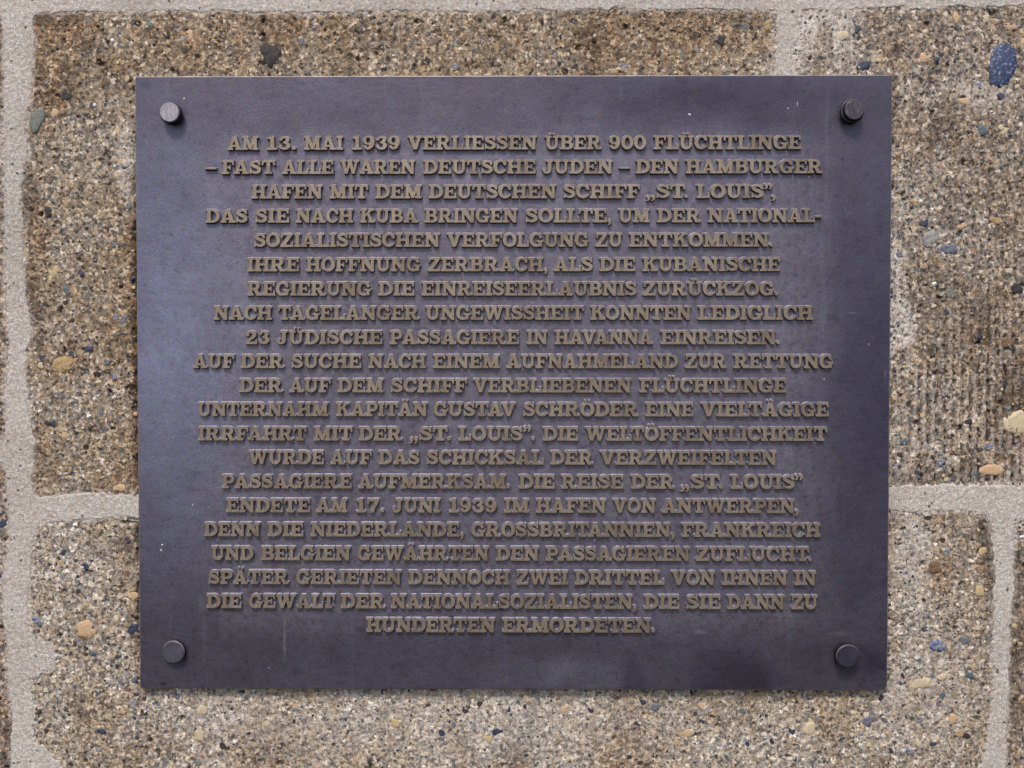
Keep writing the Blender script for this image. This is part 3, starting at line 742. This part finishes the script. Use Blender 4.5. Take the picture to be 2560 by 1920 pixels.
# the fine aggregate: thousands of grains, one joined part per block
grain_V = {k: [] for k in blocks}; grain_F = {k: [] for k in blocks}; grain_M = {k: [] for k in blocks}
for k in range(31000):
    x = random.uniform(-420, 420); z = random.uniform(-316, 314)
    if not visible(x, z, 3): continue
    key, sd, sm = owner(x, z)
    r = min(2.1, 0.5 + random.expovariate(2.5))
    if sd > -r * 0.5 or sm < 1: continue
    bh, _ = height_at(x, z)
    kind = pick_kind(x, z, key)
    if kind in ('yellow', 'white'): r *= 0.6
    if kind in ('black', 'navy', 'slate', 'teal'): r = min(max(r, 0.62), 1.5)
    lvl = max(-0.6, bh)
    n = 6
    a0 = random.uniform(0, 6.28); asp = random.uniform(0.6, 1.0); pr = random.uniform(0.05, 0.28)
    V = grain_V[key]; F = grain_F[key]; M = grain_M[key]; b = len(V)
    ca, sa = math.cos(a0), math.sin(a0)
    for s, h in ((1.0, -0.35), (0.75, pr)):
        for q in range(n):
            a = 6.2832 * q / n
            rr = r * s * random.uniform(0.8, 1.2)
            u = rr * math.cos(a); v = rr * asp * math.sin(a)
            V.append(((x + u * ca - v * sa) / 1000, -(lvl + h + random.uniform(-0.06, 0.06)) / 1000, (z + u * sa + v * ca) / 1000))
    for q in range(n):
        F.append((b + q, b + (q + 1) % n, b + n + (q + 1) % n, b + n + q)); M.append(KINDS.index(kind))
    F.append(tuple(b + n + q for q in range(n))); M.append(KINDS.index(kind))
for key in blocks:
    if grain_V[key]:
        me = make_mesh("fine_aggregate", grain_V[key], grain_F[key], [STONES[q] for q in KINDS], grain_M[key])
        tag(link("fine_aggregate", me, blocks[key]), kind="stuff")

# ------------------------------------------------------------------ the plaque
plaque = empty("memorial_plaque")
tag(plaque, "dark patinated bronze memorial plaque with raised capital lettering, bolted to the concrete block wall", "plaque")

def rounded_rect(w, h, radii, n=7):
    pts = []
    cs = [(w / 2, h / 2, 0), (-w / 2, h / 2, 1), (-w / 2, -h / 2, 2), (w / 2, -h / 2, 3)]
    sg = [(1, 1), (-1, 1), (-1, -1), (1, -1)]
    for (cx, cz, q), (sx, sz), r in zip(cs, sg, radii):
        for k in range(n):
            a = math.pi / 2 * (q + k / (n - 1))
            pts.append((cx - sx * r + r * math.cos(a), cz - sz * r + r * math.sin(a)))
    return pts

rings = []
for inset, y in ((0.0, 5.0), (0.0, 0.9), (0.25, 0.35), (0.9, 0.0)):
    pts = rounded_rect(PW - 2 * inset, PH - 2 * inset, [max(0.5, r - inset) for r in (1.5, 1.5, 2.5, 5.5)])
    rings.append([(x / 1000, y / 1000, z / 1000) for x, z in pts])
n = len(rings[0])
V = [p for r in rings for p in r]; F = []; MI = []
for lv in range(3):
    for k in range(n):
        F.append((lv * n + k, lv * n + (k + 1) % n, (lv + 1) * n + (k + 1) % n, (lv + 1) * n + k)); MI.append(0 if lv == 0 else 1)
F.append(tuple(3 * n + k for k in range(n))); MI.append(0)
F.append(tuple(reversed(range(n)))); MI.append(0)
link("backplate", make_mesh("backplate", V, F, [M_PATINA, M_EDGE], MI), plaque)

# ------------------------------------------------------------------ slab serif capitals as distance fields
def bx(x0, z0, x1, z1): return ('b', x0, z0, x1, z1)
def pg(*pts): return ('p', pts)
def el(cx, cz, rx, rz): return ('e', cx, cz, rx, rz)
def stroke(pts, r):                                       # tapered stroke through points
    return ('s', pts, r)

def spline(pts, m=7):
    out = []
    P = [pts[0]] + list(pts) + [pts[-1]]
    for i in range(1, len(P) - 2):
        p0, p1, p2, p3 = P[i - 1], P[i], P[i + 1], P[i + 2]
        for k in range(m):
            t = k / m
            out.append(tuple(0.5 * ((2 * p1[d]) + (-p0[d] + p2[d]) * t + (2 * p0[d] - 5 * p1[d] + 4 * p2[d] - p3[d]) * t * t
                                    + (-p0[d] + 3 * p1[d] - 3 * p2[d] + p3[d]) * t ** 3) for d in range(len(p1))))
    out.append(tuple(pts[-1]))
    return out

def sdf(prim, U, W):
    k = prim[0]
    if k == 'b':
        _, x0, z0, x1, z1 = prim
        dx = np.abs(U - (x0 + x1) / 2) - (x1 - x0) / 2; dz = np.abs(W - (z0 + z1) / 2) - (z1 - z0) / 2
        return np.hypot(np.maximum(dx, 0), np.maximum(dz, 0)) + np.minimum(np.maximum(dx, dz), 0)
    if k == 'p': return sd_poly(U, W, prim[1])
    if k == 'e':
        _, cx, cz, rx, rz = prim
        x, z = U - cx, W - cz
        k1 = np.hypot(x / rx, z / rz); k2 = np.hypot(x / rx ** 2, z / rz ** 2) + 1e-9
        return k1 * (k1 - 1) / k2
    if k == 's':
        d = np.full(U.shape, 1e9)
        pts = prim[1]
        for a, b in zip(pts[:-1], pts[1:]):
            ex, ez = b[0] - a[0], b[1] - a[1]
            t = np.clip(((U - a[0]) * ex + (W - a[1]) * ez) / (ex * ex + ez * ez + 1e-12), 0, 1)
            d = np.minimum(d, np.hypot(U - a[0] - ex * t, W - a[1] - ez * t) - (a[2] + (b[2] - a[2]) * t))
        return d

def st(*pts): return stroke(spline(pts), 0)

# every glyph: (width, [solids], [cut-outs], [solids added after the cuts])
S0, S1 = 0.12, 0.385          # left stem
T, TT = 0.15, 0.85
def dots(c): return [el(c - 0.135, 1.135, 0.085, 0.085), el(c + 0.135, 1.135, 0.085, 0.085)]
GL = {
 'I': (0.51, [bx(S0, 0, S1, 1), bx(0, 0, 0.505, T), bx(0, TT, 0.505, 1)], [], []),
 'H': (1.12, [bx(S0, 0, S1, 1), bx(0.735, 0, 1.0, 1), bx(0, 0, 0.50, T), bx(0, TT, 0.50, 1), bx(0.62, 0, 1.12, T), bx(0.62, TT, 1.12, 1), bx(0.3, 0.42, 0.8, 0.58)], [], []),
 'E': (0.95, [bx(S0, 0, S1, 1), bx(0, 0, 0.94, 0.155), bx(0, 0.845, 0.91, 1), bx(0.3, 0.43, 0.66, 0.57), bx(0.585, 0.33, 0.69, 0.67),
       pg((0.80, 0.9), (0.76, 0.9), (0.80, 0.66), (0.91, 0.66), (0.91, 1)), pg((0.79, 0.1), (0.82, 0.36), (0.94, 0.36), (0.94, 0.0))], [], []),
 'F': (0.90, [bx(S0, 0, S1, 1), bx(0, 0, 0.54, T), bx(0, 0.845, 0.90, 1), bx(0.3, 0.41, 0.64, 0.55), bx(0.57, 0.31, 0.675, 0.65),
       pg((0.75, 0.9), (0.79, 0.64), (0.90, 0.64), (0.90, 1), (0.78, 1))], [], []),
 'L': (0.90, [bx(S0, 0, S1, 1), bx(0, TT, 0.53, 1), bx(0, 0, 0.89, 0.155), pg((0.73, 0.1), (0.77, 0.40), (0.89, 0.40), (0.89, 0.0))], [], []),
 'T': (0.98, [bx(0.36, 0, 0.625, 1), bx(0.22, 0, 0.765, T), bx(0.02, 0.845, 0.96, 1), pg((0.02, 1), (0.0, 0.62), (0.11, 0.62), (0.19, 0.9), (0.19, 1)),
       pg((0.96, 1), (0.98, 0.62), (0.87, 0.62), (0.79, 0.9), (0.79, 1))], [], []),
 'D': (1.06, [bx(0, 0, 0.52, 1), el(0.52, 0.5, 0.54, 0.5)], [bx(S1, 0.16, 0.51, 0.84), el(0.505, 0.5, 0.275, 0.34), bx(-0.1, T, S0, TT)], [bx(S0, 0.1, S1, 0.9)]),
 'B': (1.00, [bx(0, 0, 0.62, 1), el(0.62, 0.735, 0.31, 0.265), el(0.66, 0.275, 0.34, 0.275)],
       [bx(S1, 0.605, 0.54, 0.86), el(0.55, 0.7325, 0.115, 0.128), bx(S1, 0.145, 0.56, 0.44), el(0.565, 0.2925, 0.15, 0.148), bx(-0.1, T, S0, TT)], [bx(S0, 0.1, S1, 0.9)]),
 'P': (0.96, [bx(0, TT, 0.60, 1), bx(S0, 0, S1, 1), bx(0, 0, 0.55, T), bx(0.2, 0.37, 0.62, 1), el(0.62, 0.685, 0.34, 0.315)],
       [bx(S1, 0.53, 0.56, 0.85), el(0.565, 0.69, 0.145, 0.16)], []),
 'R': (1.12, [bx(0, TT, 0.60, 1), bx(S0, 0, S1, 1), bx(0, 0, 0.50, T), bx(0.2, 0.42, 0.60, 1), el(0.62, 0.71, 0.33, 0.29)],
       [bx(S1, 0.56, 0.55, 0.855), el(0.555, 0.7075, 0.135, 0.148)],
       [pg((0.44, 0.48), (0.72, 0.48), (0.98, 0.06), (0.98, 0.0), (0.70, 0.0)), bx(0.72, 0, 1.12, 0.145)]),
 'K': (1.13, [bx(S0, 0, S1, 1), bx(0, 0, 0.50, T), bx(0, TT, 0.50, 1), pg((0.34, 0.36), (0.34, 0.58), (0.72, 0.95), (0.98, 0.95)),
       pg((0.50, 0.66), (0.66, 0.76), (1.03, 0.08), (1.03, 0), (0.74, 0)), bx(0.60, TT, 1.06, 1), bx(0.62, 0, 1.13, 0.145)], [], []),
 'M': (1.28, [bx(0.12, 0, 0.33, 1), bx(0.90, 0, 1.16, 1), pg((0.12, 1), (0.42, 1), (0.66, 0.42), (0.86, 1), (1.10, 1), (0.72, 0.02), (0.54, 0.02)),
       bx(0, 0, 0.45, T), bx(0.79, 0, 1.28, T), bx(0, TT, 0.3, 1), bx(1.0, TT, 1.28, 1)], [], []),
 'N': (1.14, [bx(0.12, 0, 0.32, 1), bx(0.82, 0.0, 1.02, 1), pg((0.12, 1), (0.42, 1), (1.02, 0.14), (1.02, -0.01), (0.78, -0.01), (0.12, 0.86)),
       bx(0, 0, 0.45, T), bx(0, TT, 0.3, 1), bx(0.68, TT, 1.14, 1)], [], []),
 'A': (1.12, [pg((0.40, 1), (0.70, 1), (1.04, 0.0), (0.08, 0.0))], [pg((0.27, -0.05), (0.335, 0.20), (0.69, 0.20), (0.735, -0.05)), pg((0.395, 0.36), (0.52, 0.70), (0.635, 0.36))],
       [bx(0, 0, 0.45, 0.145), bx(0.62, 0, 1.12, 0.145)]),
 'V': (1.10, [pg((0.06, 1), (0.37, 1), (0.58, 0.38), (0.76, 1), (1.02, 1), (0.68, 0), (0.42, 0)), bx(0, 0.855, 0.49, 1), bx(0.64, 0.855, 1.10, 1)], [], []),
 'W': (1.50, [pg((0.06, 1), (0.35, 1), (0.50, 0.38), (0.62, 0.80), (0.60, 1), (0.90, 1), (1.06, 0.38), (1.20, 1), (1.42, 1), (1.14, 0), (0.92, 0), (0.77, 0.55), (0.58, 0), (0.35, 0)),
       bx(0, 0.855, 0.46, 1), bx(0.53, 0.855, 0.98, 1), bx(1.06, 0.855, 1.50, 1)], [], []),
 'U': (1.10, [bx(0.12, 0.36, 0.96, 1), el(0.54, 0.38, 0.42, 0.40)], [bx(0.385, 0.36, 0.76, 1.2), el(0.5725, 0.37, 0.1875, 0.215)],
       [bx(0, TT, 0.51, 1), bx(0.62, TT, 1.10, 1)]),
 'J': (0.84, [bx(0.40, 0.30, 0.665, 1), bx(0.25, TT, 0.80, 1), el(0.335, 0.30, 0.33, 0.32)], [bx(-0.1, 0.32, 0.40, 0.84), el(0.27, 0.33, 0.13, 0.185)],
       [el(0.135, 0.29, 0.135, 0.135)]),
 'C': (0.96, [el(0.50, 0.5, 0.50, 0.52)], [el(0.53, 0.5, 0.245, 0.355), pg((0.56, 0.36), (1.2, 0.26), (1.2, 0.72), (0.6, 0.62))], [pg((0.80, 0.98), (0.92, 0.98), (0.92, 0.60), (0.80, 0.60), (0.70, 0.80))]),
 'G': (1.06, [el(0.50, 0.5, 0.50, 0.52)], [el(0.52, 0.5, 0.245, 0.355), bx(0.60, 0.36, 1.2, 0.66)],
       [pg((0.79, 0.98), (0.91, 0.98), (0.91, 0.60), (0.79, 0.60), (0.69, 0.80)), bx(0.69, 0.02, 0.94, 0.46), bx(0.54, 0.345, 1.06, 0.475)]),
 'O': (1.04, [el(0.52, 0.5, 0.52, 0.52)], [el(0.52, 0.5, 0.245, 0.36)], []),
 'S': (0.86, [st((0.72, 0.72, 0.06), (0.62, 0.86, 0.075), (0.42, 0.905, 0.085), (0.20, 0.82, 0.11), (0.17, 0.70, 0.12), (0.32, 0.59, 0.125), (0.54, 0.50, 0.13), (0.71, 0.38, 0.13), (0.69, 0.20, 0.125),
                (0.46, 0.09, 0.09), (0.24, 0.14, 0.075), (0.11, 0.28, 0.06)), bx(0.69, 0.62, 0.80, 0.99), bx(0.03, 0.01, 0.14, 0.38)], [], []),
 'Z': (0.95, [bx(0.05, 0.845, 0.90, 1), bx(0.0, 0, 0.92, 0.155), pg((0.58, 0.9), (0.58, 1), (0.90, 1), (0.90, 0.88), (0.33, 0.1), (0.30, 0), (0.0, 0), (0.0, 0.12)),
       pg((0.05, 1), (0.04, 0.64), (0.15, 0.64), (0.21, 0.9)), pg((0.92, 0), (0.94, 0.37), (0.83, 0.37), (0.77, 0.1))], [], []),
 '1': (0.66, [bx(0.21, 0, 0.46, 1), bx(0.0, 0, 0.64, 0.145), pg((0.46, 1), (0.28, 1), (0.02, 0.90), (0.02, 0.77), (0.25, 0.80))], [], []),
 '2': (0.84, [st((0.15, 0.70, 0.115), (0.19, 0.84, 0.085), (0.40, 0.905, 0.09), (0.60, 0.84, 0.11), (0.63, 0.68, 0.13), (0.50, 0.50, 0.115), (0.28, 0.32, 0.09), (0.12, 0.14, 0.08)), bx(0.03, 0, 0.80, 0.18), bx(0.70, 0.05, 0.81, 0.34), el(0.17, 0.70, 0.125, 0.115)], [], []),
 '3': (0.80, [st((0.16, 0.76, 0.11), (0.24, 0.88, 0.085), (0.42, 0.91, 0.085), (0.58, 0.83, 0.11), (0.57, 0.66, 0.11), (0.42, 0.55, 0.075)),
       st((0.36, 0.54, 0.07), (0.56, 0.46, 0.10), (0.63, 0.29, 0.13), (0.52, 0.12, 0.11), (0.34, 0.08, 0.085), (0.19, 0.15, 0.085), (0.14, 0.27, 0.115))], [], []),
 '9': (0.80, [el(0.38, 0.68, 0.38, 0.335)], [el(0.36, 0.69, 0.135, 0.20)],
       [st((0.63, 0.68, 0.125), (0.63, 0.46, 0.13), (0.53, 0.22, 0.12), (0.36, 0.09, 0.095), (0.19, 0.16, 0.085)), el(0.17, 0.23, 0.11, 0.10)]),
 '7': (0.80, [bx(0.03, 0.82, 0.78, 1), bx(0.03, 0.62, 0.15, 1), pg((0.52, 0.86), (0.78, 0.86), (0.50, 0.22), (0.47, 0), (0.19, 0), (0.24, 0.28))], [], []),
 '0': (0.84, [el(0.42, 0.5, 0.42, 0.52)], [el(0.42, 0.5, 0.17, 0.36)], []),
 '.': (0.26, [el(0.13, 0.12, 0.13, 0.13)], [], []),
 ',': (0.28, [el(0.14, 0.10, 0.135, 0.13), pg((0.27, 0.10), (0.14, 0.0), (0.09, -0.12), (0.02, -0.17), (0.08, -0.24), (0.22, -0.12))], [], []),
 '–': (0.80, [bx(0, 0.34, 0.80, 0.46)], [], []),
 '-': (0.50, [bx(0, 0.33, 0.50, 0.47)], [], []),
 '„': (0.58, [], [], []), '”': (0.58, [], [], []),
}
def moved(p, dx, dz):
    if p[0] == 'e': return el(p[1] + dx, p[2] + dz, p[3] * 0.95, p[4] * 0.95)
    return pg(*[(a + dx, b + dz) for a, b in p[1]])
comma = GL[','][1]
GL['„'] = (0.60, [moved(p, d, 0) for p in comma for d in (0, 0.30)], [], [])
GL['”'] = (0.60, [moved(p, d, 0.86) for p in comma for d in (0, 0.30)], [], [])
for a, b, c in (('Ä', 'A', 0.55), ('Ö', 'O', 0.52), ('Ü', 'U', 0.55)):
    w, s, cuts, add = GL[b]
    GL[b + '_'] = None
    GL[a] = (w, s, cuts, list(add) + dots(c))

CAP = 10.7                                               # cap height, mm
GAP = 0.035
def smin(a, b, k):
    h = np.clip(0.5 + 0.5 * (b - a) / k, 0, 1)
    return b * (1 - h) + a * h - k * h * (1 - h)

def glyph_field(ch, U, W):
    w, solids, cuts, add = GL[ch]
    d = None
    for p in solids:
        q = sdf(p, U, W); d = q if d is None else smin(d, q, 0.035)
    for p in cuts:
        d = np.maximum(d, -sdf(p, U, W))
    for p in add:
        q = sdf(p, U, W); d = q if d is None else smin(d, q, 0.035)
    return d

PITCH = 0.21                                             # field resolution, mm
def word_field(word, width):
    nat = sum(GL[c][0] for c in word) + GAP * (len(word) - 1)
    # tight pairs
    kern = {'LT': -0.12, 'TA': -0.10, 'AV': -0.16, 'VA': -0.16, 'FA': -0.06, 'AT': -0.06, 'PA': -0.06, 'RT': -0.02, 'T.': -0.10, 'AL': 0.0, 'S”': 0.0, '”,': -0.12, '”.': -0.05}
    ks = [kern.get(word[i:i + 2], 0.0) for i in range(len(word) - 1)] + [0.0]
    nat += sum(ks)
    sx = width / (nat * CAP)
    x = 0.0; starts = []
    for c, k in zip(word, ks):
        starts.append(x); x += (GL[c][0] + GAP + k) * CAP * sx
    M = 1.6
    xs = np.arange(-M, width + M, PITCH); zs = np.arange(-3.2 - M * 0.3, CAP * 1.24 + M, PITCH)
    D = np.full((len(xs), len(zs)), 6.0)
    for c, x0 in zip(word, starts):
        wmm = GL[c][0] * CAP * sx
        i0, i1 = np.searchsorted(xs, [x0 - 1.8, x0 + wmm + 1.8])
        U, W = np.meshgrid((xs[i0:i1] - x0) / (CAP * sx), zs / CAP, indexing='ij')
        d = glyph_field(c, U, W) * CAP * (0.5 + 0.5 * min(1, sx))
        D[i0:i1] = np.minimum(D[i0:i1], d)
    D += 0.035 * vnoise(xs[:, None] + 0 * zs[None, :] + 37.0 * len(word), zs[None, :] + 0 * xs[:, None] + 11 * ord(word[0]), 1.6, 91)
    return xs, zs, D

def contours(xs, zs, D):
    """closed loops of the zero level by marching squares"""
    inside = D < 0
    nx, nz = D.shape
    code = inside[:-1, :-1] * 1 + inside[1:, :-1] * 2 + inside[1:, 1:] * 4 + inside[:-1, 1:] * 8
    I, J = np.nonzero((code > 0) & (code < 15))
    nxt = {}; pos = {}
    def ept(e):
        if e in pos: return
        kind, i, j = e
        if kind == 0:
            a, b = D[i, j], D[i + 1, j]; t = a / (a - b); pos[e] = (xs[i] + t * PITCH, zs[j])
        else:
            a, b = D[i, j], D[i, j + 1]; t = a / (a - b); pos[e] = (xs[i], zs[j] + t * PITCH)
    T_ = {1: [(3, 0)], 2: [(0, 1)], 3: [(3, 1)], 4: [(1, 2)], 5: [(3, 2), (1, 0)], 6: [(0, 2)], 7: [(3, 2)], 8: [(2, 3)], 9: [(2, 0)],
          10: [(0, 3), (2, 1)], 11: [(2, 1)], 12: [(1, 3)], 13: [(1, 0)], 14: [(0, 3)]}
    for i, j in zip(I.tolist(), J.tolist()):
        ed = ((0, i, j), (1, i + 1, j), (0, i, j + 1), (1, i, j))
        for a, b in T_[int(code[i, j])]:
            ept(ed[a]); ept(ed[b]); nxt[ed[a]] = ed[b]
    loops = []
    while nxt:
        s, e = nxt.popitem(); L = [s]
        while e != s and e in nxt:
            L.append(e); e = nxt.pop(e)
        if len(L) > 6: loops.append(np.array([pos[q] for q in L]))
    return loops

def simplify(P, tol):
    """Douglas-Peucker on a closed loop"""
    n = len(P)
    far = int(np.argmax(((P - P[0]) ** 2).sum(1)))
    keep = np.zeros(n + 1, bool); keep[0] = keep[far] = keep[n] = True
    Q = np.vstack([P, P[:1]])
    stack = [(0, far), (far, n)]
    while stack:
        a, b = stack.pop()
        if b - a < 2: continue
        d = Q[b] - Q[a]; L = math.hypot(*d) + 1e-12
        m = Q[a + 1:b] - Q[a]
        dist = np.abs(m[:, 0] * d[1] - m[:, 1] * d[0]) / L
        k = int(np.argmax(dist))
        if dist[k] > tol:
            keep[a + 1 + k] = True; stack += [(a, a + 1 + k), (a + 1 + k, b)]
    return Q[:-1][keep[:-1]]

def resample(P, step):
    out = []
    n = len(P)
    for k in range(n):
        a, b = P[k], P[(k + 1) % n]
        m = max(1, int(math.hypot(*(b - a)) // step))
        for q in range(m): out.append(a + (b - a) * q / m)
    return np.array(out)

def sample(D, xs, zs, P):
    u = np.clip((P[:, 0] - xs[0]) / PITCH, 0, len(xs) - 1.001); v = np.clip((P[:, 1] - zs[0]) / PITCH, 0, len(zs) - 1.001)
    i, j = u.astype(int), v.astype(int); fu, fv = u - i, v - j
    return (D[i, j] * (1 - fu) + D[i + 1, j] * fu) * (1 - fv) + (D[i, j + 1] * (1 - fu) + D[i + 1, j + 1] * fu) * fv

FACE_H = 2.8
PROFILE = [(0.85, -0.05), (0.46, 0.20), (0.26, 0.75), (0.14, 1.8), (0.06, 2.60), (0.0, 2.72), (-0.10, FACE_H)]   # (outward offset, height) mm
def word_mesh(word, width):
    xs, zs, D = word_field(word, width)
    Gx, Gz = np.gradient(D, PITCH)
    tops = []; V = []; F = []; MI = []
    for P in contours(xs, zs, D):
        P = simplify(P, 0.035)
        if len(P) < 4: continue
        P = resample(P, 1.6)
        n = len(P)
        gx = sample(Gx, xs, zs, P); gz = sample(Gz, xs, zs, P)
        L = np.hypot(gx, gz) + 1e-9; N = np.stack([gx / L, gz / L], 1)
        # how far each point may flare out before it meets the next letter's flank
        room = np.full(n, 1.05)
        for d in (0.25, 0.4, 0.55, 0.7, 0.85, 1.05):
            s = sample(D, xs, zs, P + N * d)
            bad = s < 0.6 * d
            room = np.where(bad & (room > d - 0.16), np.minimum(room, max(0.1, d - 0.16)), room)
        base = len(V)
        for off, h in PROFILE:
            o = np.minimum(off, room * off / 1.05 if off > 0.2 else off)
            Q = P + N * np.reshape(o, (-1, 1))
            V += [(a / 1000, -h / 1000, b / 1000) for a, b in Q]
        m = len(PROFILE)
        for lv in range(m - 1):
            for k in range(n):
                a, b = base + lv * n + k, base + lv * n + (k + 1) % n
                F.append((a, b, b + n, a + n)); MI.append(1 if lv >= m - 2 else 0)
        tops.append([(V[base + (m - 1) * n + k][0], V[base + (m - 1) * n + k][2], base + (m - 1) * n + k) for k in range(n)])
    pts2, edges, back = [], [], []
    for t in tops:
        s = len(pts2); n = len(t)
        for a, b, i in t:
            pts2.append(Vector((a * 1000, b * 1000))); back.append(i)
        edges += [(s + k, s + (k + 1) % n) for k in range(n)]
    vo, _, fo, ov, _, _ = geometry.delaunay_2d_cdt(pts2, edges, [], 0, 1e-6)
    own = []
    for k, src in enumerate(ov):
        if src: own.append(back[src[0]])
        else:
            V.append((vo[k][0] / 1000, -FACE_H / 1000, vo[k][1] / 1000)); own.append(len(V) - 1)
    tri = np.array(fo); vv = np.array([[p[0], p[1]] for p in vo])
    cen = vv[tri].mean(1)
    ok = sample(D, xs, zs, cen) < 0
    for q, good in zip(tri.tolist(), ok):
        if not good: continue
        a, b, c = (own[i] for i in q)
        if len({a, b, c}) == 3:
            F.append((a, b, c)); MI.append(1)
    return make_mesh("word", V, F, [M_FLANK, M_BRASS], MI)

for zb, words_ in LINES:
    txt = " ".join(w for w, _, _ in words_)
    line = empty("text_line", plaque, (words_[0][1] / 1000, 0, zb / 1000))
    line["label"] = 'raised line of capitals beginning "' + " ".join(w for w, _, _ in words_[:2]) + '"'
    for w, x0, x1 in words_:
        o = link("word", word_mesh(w, x1 - x0), line)
        o.location = ((x0 - words_[0][1]) / 1000, 0, 0)

# ------------------------------------------------------------------ bolts
def lathe(name, prof, mats, n=40, wob=0.0, seed=0):
    r = random.Random(seed)
    V = []; F = []; MI = []
    jit = [1 + wob * math.sin(2 * 6.2832 * k / n + seed) + r.uniform(-wob, wob) * 0.5 for k in range(n)]
    for rad, h, _ in prof:
        for k in range(n):
            a = 6.2832 * k / n
            V.append((rad * jit[k] * math.cos(a) / 1000, -h / 1000, rad * jit[k] * math.sin(a) / 1000))
    for lv in range(len(prof) - 1):
        for k in range(n):
            a, b = lv * n + k, lv * n + (k + 1) % n
            F.append((a, b, b + n, a + n)); MI.append(prof[lv + 1][2])
    F.append(tuple((len(prof) - 1) * n + k for k in range(n))); MI.append(prof[-1][2])
    return make_mesh(name, V, F, mats, MI)

def scratched(m, amount, col):
    nt = m.node_tree; b = nt.nodes["Principled BSDF"]; src = b.inputs["Base Color"].links[0].from_socket
    tc = nt.nodes.new("ShaderNodeTexCoord"); mp = nt.nodes.new("ShaderNodeMapping")
    mp.inputs["Rotation"].default_value = (0, 0.7, 0); mp.inputs["Scale"].default_value = (1500, 1500, 130)
    nz = nt.nodes.new("ShaderNodeTexNoise"); nz.inputs["Scale"].default_value = 1.0; nz.inputs["Detail"].default_value = 3
    rp = nt.nodes.new("ShaderNodeValToRGB"); rp.color_ramp.elements[0].position = 0.52; rp.color_ramp.elements[1].position = 0.62
    rp.color_ramp.elements[1].color = (amount, amount, amount, 1)
    mx = nt.nodes.new("ShaderNodeMix"); mx.data_type = 'RGBA'; mx.inputs[7].default_value = (*col, 1)
    L = nt.links.new
    L(tc.outputs["Object"], mp.inputs[0]); L(mp.outputs[0], nz.inputs["Vector"]); L(nz.outputs["Fac"], rp.inputs[0])
    L(rp.outputs[0], mx.inputs[0]); L(src, mx.inputs[6]); L(mx.outputs[2], b.inputs["Base Color"])
    return m

M_BOLT_PALE = brass_material("worn_bolt_face", (0.16, 0.145, 0.165), (0.25, 0.225, 0.25), 0.5)
M_BOLT_DARK = brass_material("dark_bolt_face", (0.022, 0.017, 0.026), (0.060, 0.048, 0.058), 0.45)
M_BOLT_SIDE = brass_material("bolt_side", (0.008, 0.007, 0.011), (0.020, 0.019, 0.026), 0.5)
M_BOLT_NAVY = brass_material("dark_blue_bolt_face", (0.020, 0.018, 0.032), (0.045, 0.040, 0.062), 0.5)
M_BOLT_BLUE = brass_material("bolt_patina_face", (0.050, 0.047, 0.066), (0.085, 0.080, 0.11), 0.5)
BOLTS = [
    (-269.5, 214.0, [(5.6, -1, 1), (5.6, 3.0, 1), (8.6, 3.2, 1), (8.6, 6.2, 1), (8.0, 7.6, 1), (7.3, 9.0, 0)], M_BOLT_PALE, "bolt with a pale worn face"),
    (266.5, 214.5, [(6.0, -1, 1), (6.0, 3.4, 1), (9.1, 3.6, 1), (9.1, 6.6, 1), (8.8, 6.9, 2), (7.5, 9.8, 1), (7.1, 10.0, 0)], M_BOLT_DARK, "bolt with a dark scratched face and chamfered rim"),
    (-271.0, -213.8, [(8.0, -1, 1), (8.0, 1.5, 1), (9.2, 1.9, 1), (9.2, 4.4, 1), (8.8, 5.0, 2), (8.2, 5.3, 0)], M_BOLT_BLUE, "bolt with a dull blue grey face"),
    (265.0, -214.5, [(6.0, -1, 1), (6.0, 3.2, 1), (9.2, 3.4, 1), (9.2, 8.0, 1), (8.9, 8.8, 2), (8.3, 9.2, 0)], M_BOLT_NAVY, "bolt with a dark face and bright upper rim"),
]
for k, (x, z, prof, face, label) in enumerate(BOLTS):
    me = lathe("bolt", prof, [face, M_BOLT_SIDE, M_EDGE if k else M_BOLT_SIDE], wob=0.012, seed=k + 3)
    o = link("bolt", me, plaque)
    o.location = (x / 1000, 0, z / 1000)
    o["label"] = label
scratched(M_BOLT_PALE, 0.5, (0.42, 0.38, 0.40)); scratched(M_BOLT_DARK, 0.55, (0.16, 0.12, 0.13)); scratched(M_BOLT_BLUE, 0.4, (0.16, 0.15, 0.19))
# spacers behind the plaque carry it off the wall
for x, z in ((-269.5, 214), (266.5, 214.5), (-271, -213.8), (265, -214.5)):
    o = link("spacer", lathe("spacer", [(6, -12, 0), (6, -4.9, 0)], [M_BOLT_SIDE], n=16), plaque)
    o.location = (x / 1000, 0, z / 1000)
